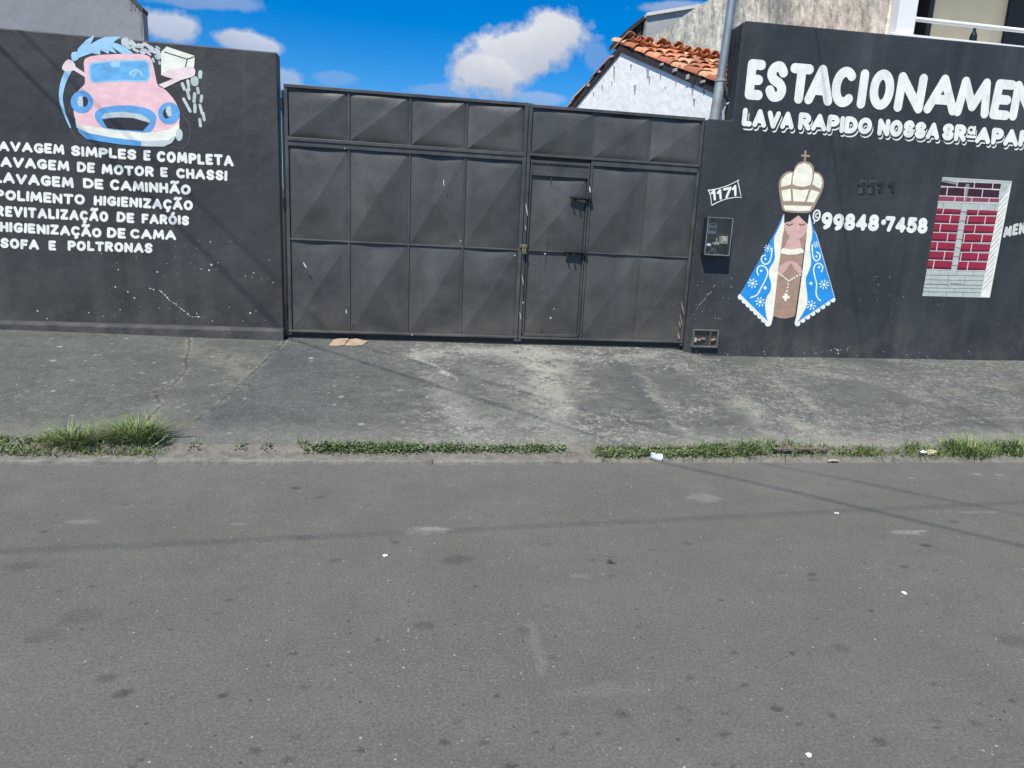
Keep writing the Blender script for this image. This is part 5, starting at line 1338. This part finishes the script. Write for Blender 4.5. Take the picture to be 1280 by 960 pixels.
lo = low(.035, .12, 61)
w1 = blades('roadside_weeds', [(kx(-80), kx(205))], 1, lambda x: lo(x) * .95, 1300, .0042, .22, flop=1.3)
tag(w1, 'rough grass and dry weeds along the kerb at far left', 'grass', kind='stuff')
lo2 = low(.014, .05, 62)
w2 = leaves('roadside_weeds', [(kx(372), kx(712))], 2, lo2, 6500, .017, 'ragged'); tag(w2, 'low creeping weeds in the kerb joint below the gate', 'weeds', kind='stuff')
lo3 = low(.02, .085, 63)
tall = bumps([(960, .24, .060), (930, .14, .035), (995, .14, .05), (880, .16, .020), (780, .2, .012), (1140, .16, .045), (1230, .3, .06), (1275, .15, .05), (1400, .5, .06)])
hf3 = lambda x: lo3(x) + tall(x)
w3 = blades('roadside_weeds', [(kx(738), kx(1420))], 3, hf3, 7000, .0042, .16, flop=1.2, yr='ragged')
tag(w3, 'fresh green grass strip along the kerb right of the white cup', 'grass', kind='stuff')
w3b = leaves('roadside_weeds', [(kx(745), kx(905))], 14, low(.02, .05, 64), 1300, .018, (4.82, 4.95)); tag(w3b, 'leafy weeds mixed in the grass near the white cup', 'weeds', kind='stuff')


def tuft(px, yc, sp, h, n, seed, label, dry=.1, flop=.8, wid=.0045, py=574):
    R_ = np.random.default_rng(seed); cx = float(at_y(px, py, yc)[0]); V, F, C = [], [], []
    for k in range(n):
        a_ = R_.uniform(0, 6.28); rr_ = sp * math.sqrt(R_.random()); x = cx + rr_ * math.cos(a_); y = yc + rr_ * .45 * math.sin(a_); z = float(ground_h(x, y)) - .005
        lean = rr_ / sp; az = a_ + R_.gauss(0, .8) if False else a_ + R_.normal(0, .8); hh_ = h * R_.uniform(.25, 1.15) * (1 - .35 * lean); fl = flop * (lean * .7 + R_.uniform(.1, .7)); w = wid * R_.uniform(.6, 1.4)
        dx, dy = math.cos(az), math.sin(az); sx, sy = -dy * w, dx * w; g = R_.uniform(.6, 1.35)
        c = np.array((.140, .205, .065)) * g if R_.random() > dry else np.array((.32, .28, .14)) * g
        if R_.random() < .3: c = np.array((.21, .28, .11)) * g
        base = len(V)
        for i, t in enumerate((0, .35, .7, 1)):
            o = fl * hh_ * t * t; q = hh_ * (t - .25 * fl * t * t); ww = (1 - t) ** .6
            if i < 3: V += [(x + dx * o + sx * ww, y + dy * o + sy * ww, z + q), (x + dx * o - sx * ww, y + dy * o - sy * ww, z + q)]; C += [c, c]
            else: V.append((x + dx * o, y + dy * o, z + q)); C.append(c)
        F += [(base, base + 1, base + 3, base + 2), (base + 2, base + 3, base + 5, base + 4), (base + 4, base + 5, base + 6)]
    o = obj('grass_tuft', V, F, M_grass, None, False, np.array(C)); return tag(o, label, 'grass tuft', 'tufts of grass along the kerb')


tuft(92, 4.99, .17, .21, 420, 21, 'darker grass tuft at far left of the pavement edge with seed stalks', .22, 1.3, .0032)
tuft(172, 5.03, .17, .26, 760, 22, 'bushy bright grass tuft where the pavement crack meets the kerb', .12, 1.3, .0032)
tuft(200, 4.97, .09, .10, 90, 26, 'small flat tuft with a pale dry blade beside the bushy tuft', .3)
tuft(1205, 4.93, .26, .17, 330, 23, 'mixed green and dry grass tuft at far right of the kerb', .25)
tuft(1268, 4.94, .22, .15, 200, 24, 'sparse grass tuft at the right edge of the kerb strip', .15)
tuft(378, 4.97, .035, .13, 26, 25, 'thin upright grass sprig beside the creeping weeds', .1, .4, .003)
for (px, lb_, s_) in ((245, 'tiny dark weed in the kerb joint, the leftmost small one', 31), (301, 'small green weed in the kerb joint between the tuft and the creeping weeds', 32), (335, 'flat dark weed close to the start of the creeping weeds', 33)):
    x_ = kx(px, 572); o = leaves('weed', [(x_ - .045, x_ + .045)], s_, lambda x: .035, 45, .016, (4.90, 4.97)); tag(o, lb_, 'weed', 'small weeds in the kerb joint')

# ------------------------------------------------------------------ litter
def crumple(name, c, size, material, label, cat, seed, flat=.6, n=3):
    bm = bmesh.new(); bmesh.ops.create_icosphere(bm, subdivisions=n, radius=1); R_ = random.Random(seed)
    dirs = [Vector((R_.gauss(0, 1), R_.gauss(0, 1), R_.gauss(0, 1))).normalized() for _ in range(14)]
    for v in bm.verts:
        k = 1 - .45 * max(0, max(v.co.dot(d) for d in dirs) - .82) / .18; k += R_.uniform(-.07, .07)
        v.co = Vector((v.co.x * size[0] * k, v.co.y * size[1] * k, v.co.z * size[2] * k))
        v.co += Vector((c[0], c[1], c[2] + size[2] * .75))
    o = MB().bm(bm).build(name, material); return tag(o, label, cat)


M_paper = mat('white scrap', (.80, .83, .84), rough=.7, var=.06, scale=40)
q = at_y(820, 571, 4.83)
o = MB(); axv = Vector((.085, -.012, -.012)); o.tube([Vector(q) - axv * .5, Vector(q) + axv * .1, Vector(q) + axv * .5], .026, 14, True, .036)
me = o.v; o.v = [(a + .004 * math.sin(b * 300 + c * 200), b, c + .004 * math.sin(a * 170)) for a, b, c in o.v]
tag(o.build('plastic_cup', M_paper), 'crushed white plastic cup lying in the kerb grass', 'cup')
M_card = mat('brown cardboard', (.38, .275, .19), rough=.85, var=.18, scale=12)
def card(px, label, seed, pts, thick=.012, mt=None, name='cardboard'):
    V, F = [], []; n = len(pts); gp_ = [on_pave(*p[:2]) for p in pts]
    for (x, y), p in zip(gp_, pts): V.append((x, y, float(pave_z(np.array(x), np.array(y))) + p[2] + thick))
    for (x, y), p in zip(gp_, pts): V.append((x, y, float(pave_z(np.array(x), np.array(y))) + p[2]))
    F = [tuple(range(n)), tuple(range(2 * n - 1, n - 1, -1))] + [(i, i + n, (i + 1) % n + n, (i + 1) % n) for i in range(n)]
    return V, F
cbd = thing('cardboard', tuple(np.append(np.array(on_pave(432, 430)), .48)), 'torn flattened piece of brown cardboard on the pavement under the gate', 'cardboard')
def flap(low_, up_):
    low3 = []
    for px, py in low_:
        x, y = on_pave(px, py); low3.append((x, y, float(pave_z(np.array(x), np.array(y))) + .006))
    up3 = [tuple(at_y(px, py, 7.365)) for px, py in up_]; n = len(low3); top = low3 + up3
    V = top + [(a, b + .006, c - .006) for a, b, c in top]
    F = [(i, i + 1, n + i + 1, n + i) for i in range(n - 1)] + [(2 * n + i + 1, 2 * n + i, 3 * n + i, 3 * n + i + 1) for i in range(n - 1)]
    rim = list(range(n)) + list(range(2 * n - 1, n - 1, -1))
    return V, F + [(rim[i], rim[i] + 2 * n, rim[(i + 1) % len(rim)] + 2 * n, rim[(i + 1) % len(rim)]) for i in range(len(rim))]


obj('flap', *flap([(411, 432.5), (421, 433), (430, 431.5)], [(417, 424.5), (424, 422.8), (436, 423)]), M_card, cbd)
obj('flap', *flap([(430.5, 432), (443, 432.8), (453, 431.8)], [(437.5, 424), (446, 423), (460, 426.5)]), M_card, cbd)
pl = [on_pave(968, 565), on_pave(1040, 561)]
mb = MB(); (xa, ya), (xb, yb) = pl
for (t0, t1, dz, w_) in ((.05, .36, .012, .05), (.38, .70, .018, .04), (.74, .92, .010, .035)):
    mb.box(xa + (xb - xa) * t0, xa + (xb - xa) * t1, ya + .06 - w_ * .2, ya + .06 + w_ * .7, .075, .080 + dz * .7, .006)
tag(mb.build('brick_shard', mat('reddish brick', (.17, .115, .10), rough=.9, var=.3, scale=25, bump=.004, bscale=40)), 'flat reddish broken brick pieces lying behind the kerb grass', 'brick')
pc = at_y(1163, 574, 4.88); crumple('debris', (pc[0], 4.88, .03), (.055, .035, .03), mat('cream rubble', (.52, .44, .28), var=.3, scale=40), 'cream coloured lump of rubble in the right grass tuft', 'rubble', 5)
pc = at_y(1148, 572, 4.90); crumple('debris', (pc[0], 4.86, .05), (.03, .02, .018), M_paper, 'white crumpled scrap at the left of the cream rubble', 'litter', 6)
pc = at_y(1041, 578, 4.80); crumple('debris', (pc[0], 4.80, .0), (.055, .018, .010), mat('tan scrap', (.46, .40, .28), var=.2, scale=30), 'tan scrap on the road edge in front of the grass', 'litter', 7)
for (px, py, s, lb_, sd_) in ((482, 695, .016, 'small white paper scrap alone on the left half of the asphalt', 1), (1130, 742, .017, 'small white scrap on the right part of the asphalt', 2), (1011, 945, .013, 'tiny white scrap nearest the bottom edge of the asphalt', 3), (1046, 642, .018, 'thin white scrap on the asphalt beyond the crossing shadows', 4)):
    x_, y_ = on_road(px, py); crumple('paper_scrap', (x_, y_, .0), (s, s * .8, .005), M_paper, lb_, 'litter', sd_, n=2)['group'] = 'paper scraps on the road'
for (px, py, s, sd_) in ((203, 520 + 46, 0, 0),):
    x0_, y0_ = float(at_y(200, 562, 4.95)[0]), 4.95
    mb = MB(); mb.tube([(x0_ - .05, 4.93, .055), (x0_ - .01, 4.95, .085), (x0_ + .05, 4.99, .135)], .008, 6, True, .003); tag(mb.build('dry_stalk', mat('pale dry leaf', (.48, .45, .36), var=.15)), 'pale dry leaf stalk lying across the small flat tuft', 'leaf')
crumple('stone', (*on_road(762, 703), .0), (.016, .012, .012), mat('dark pebble', (.05, .05, .05), var=.3), 'small dark pebble lying on the middle of the asphalt', 'pebble', 8, n=2)

SC.render.engine = 'CYCLES'
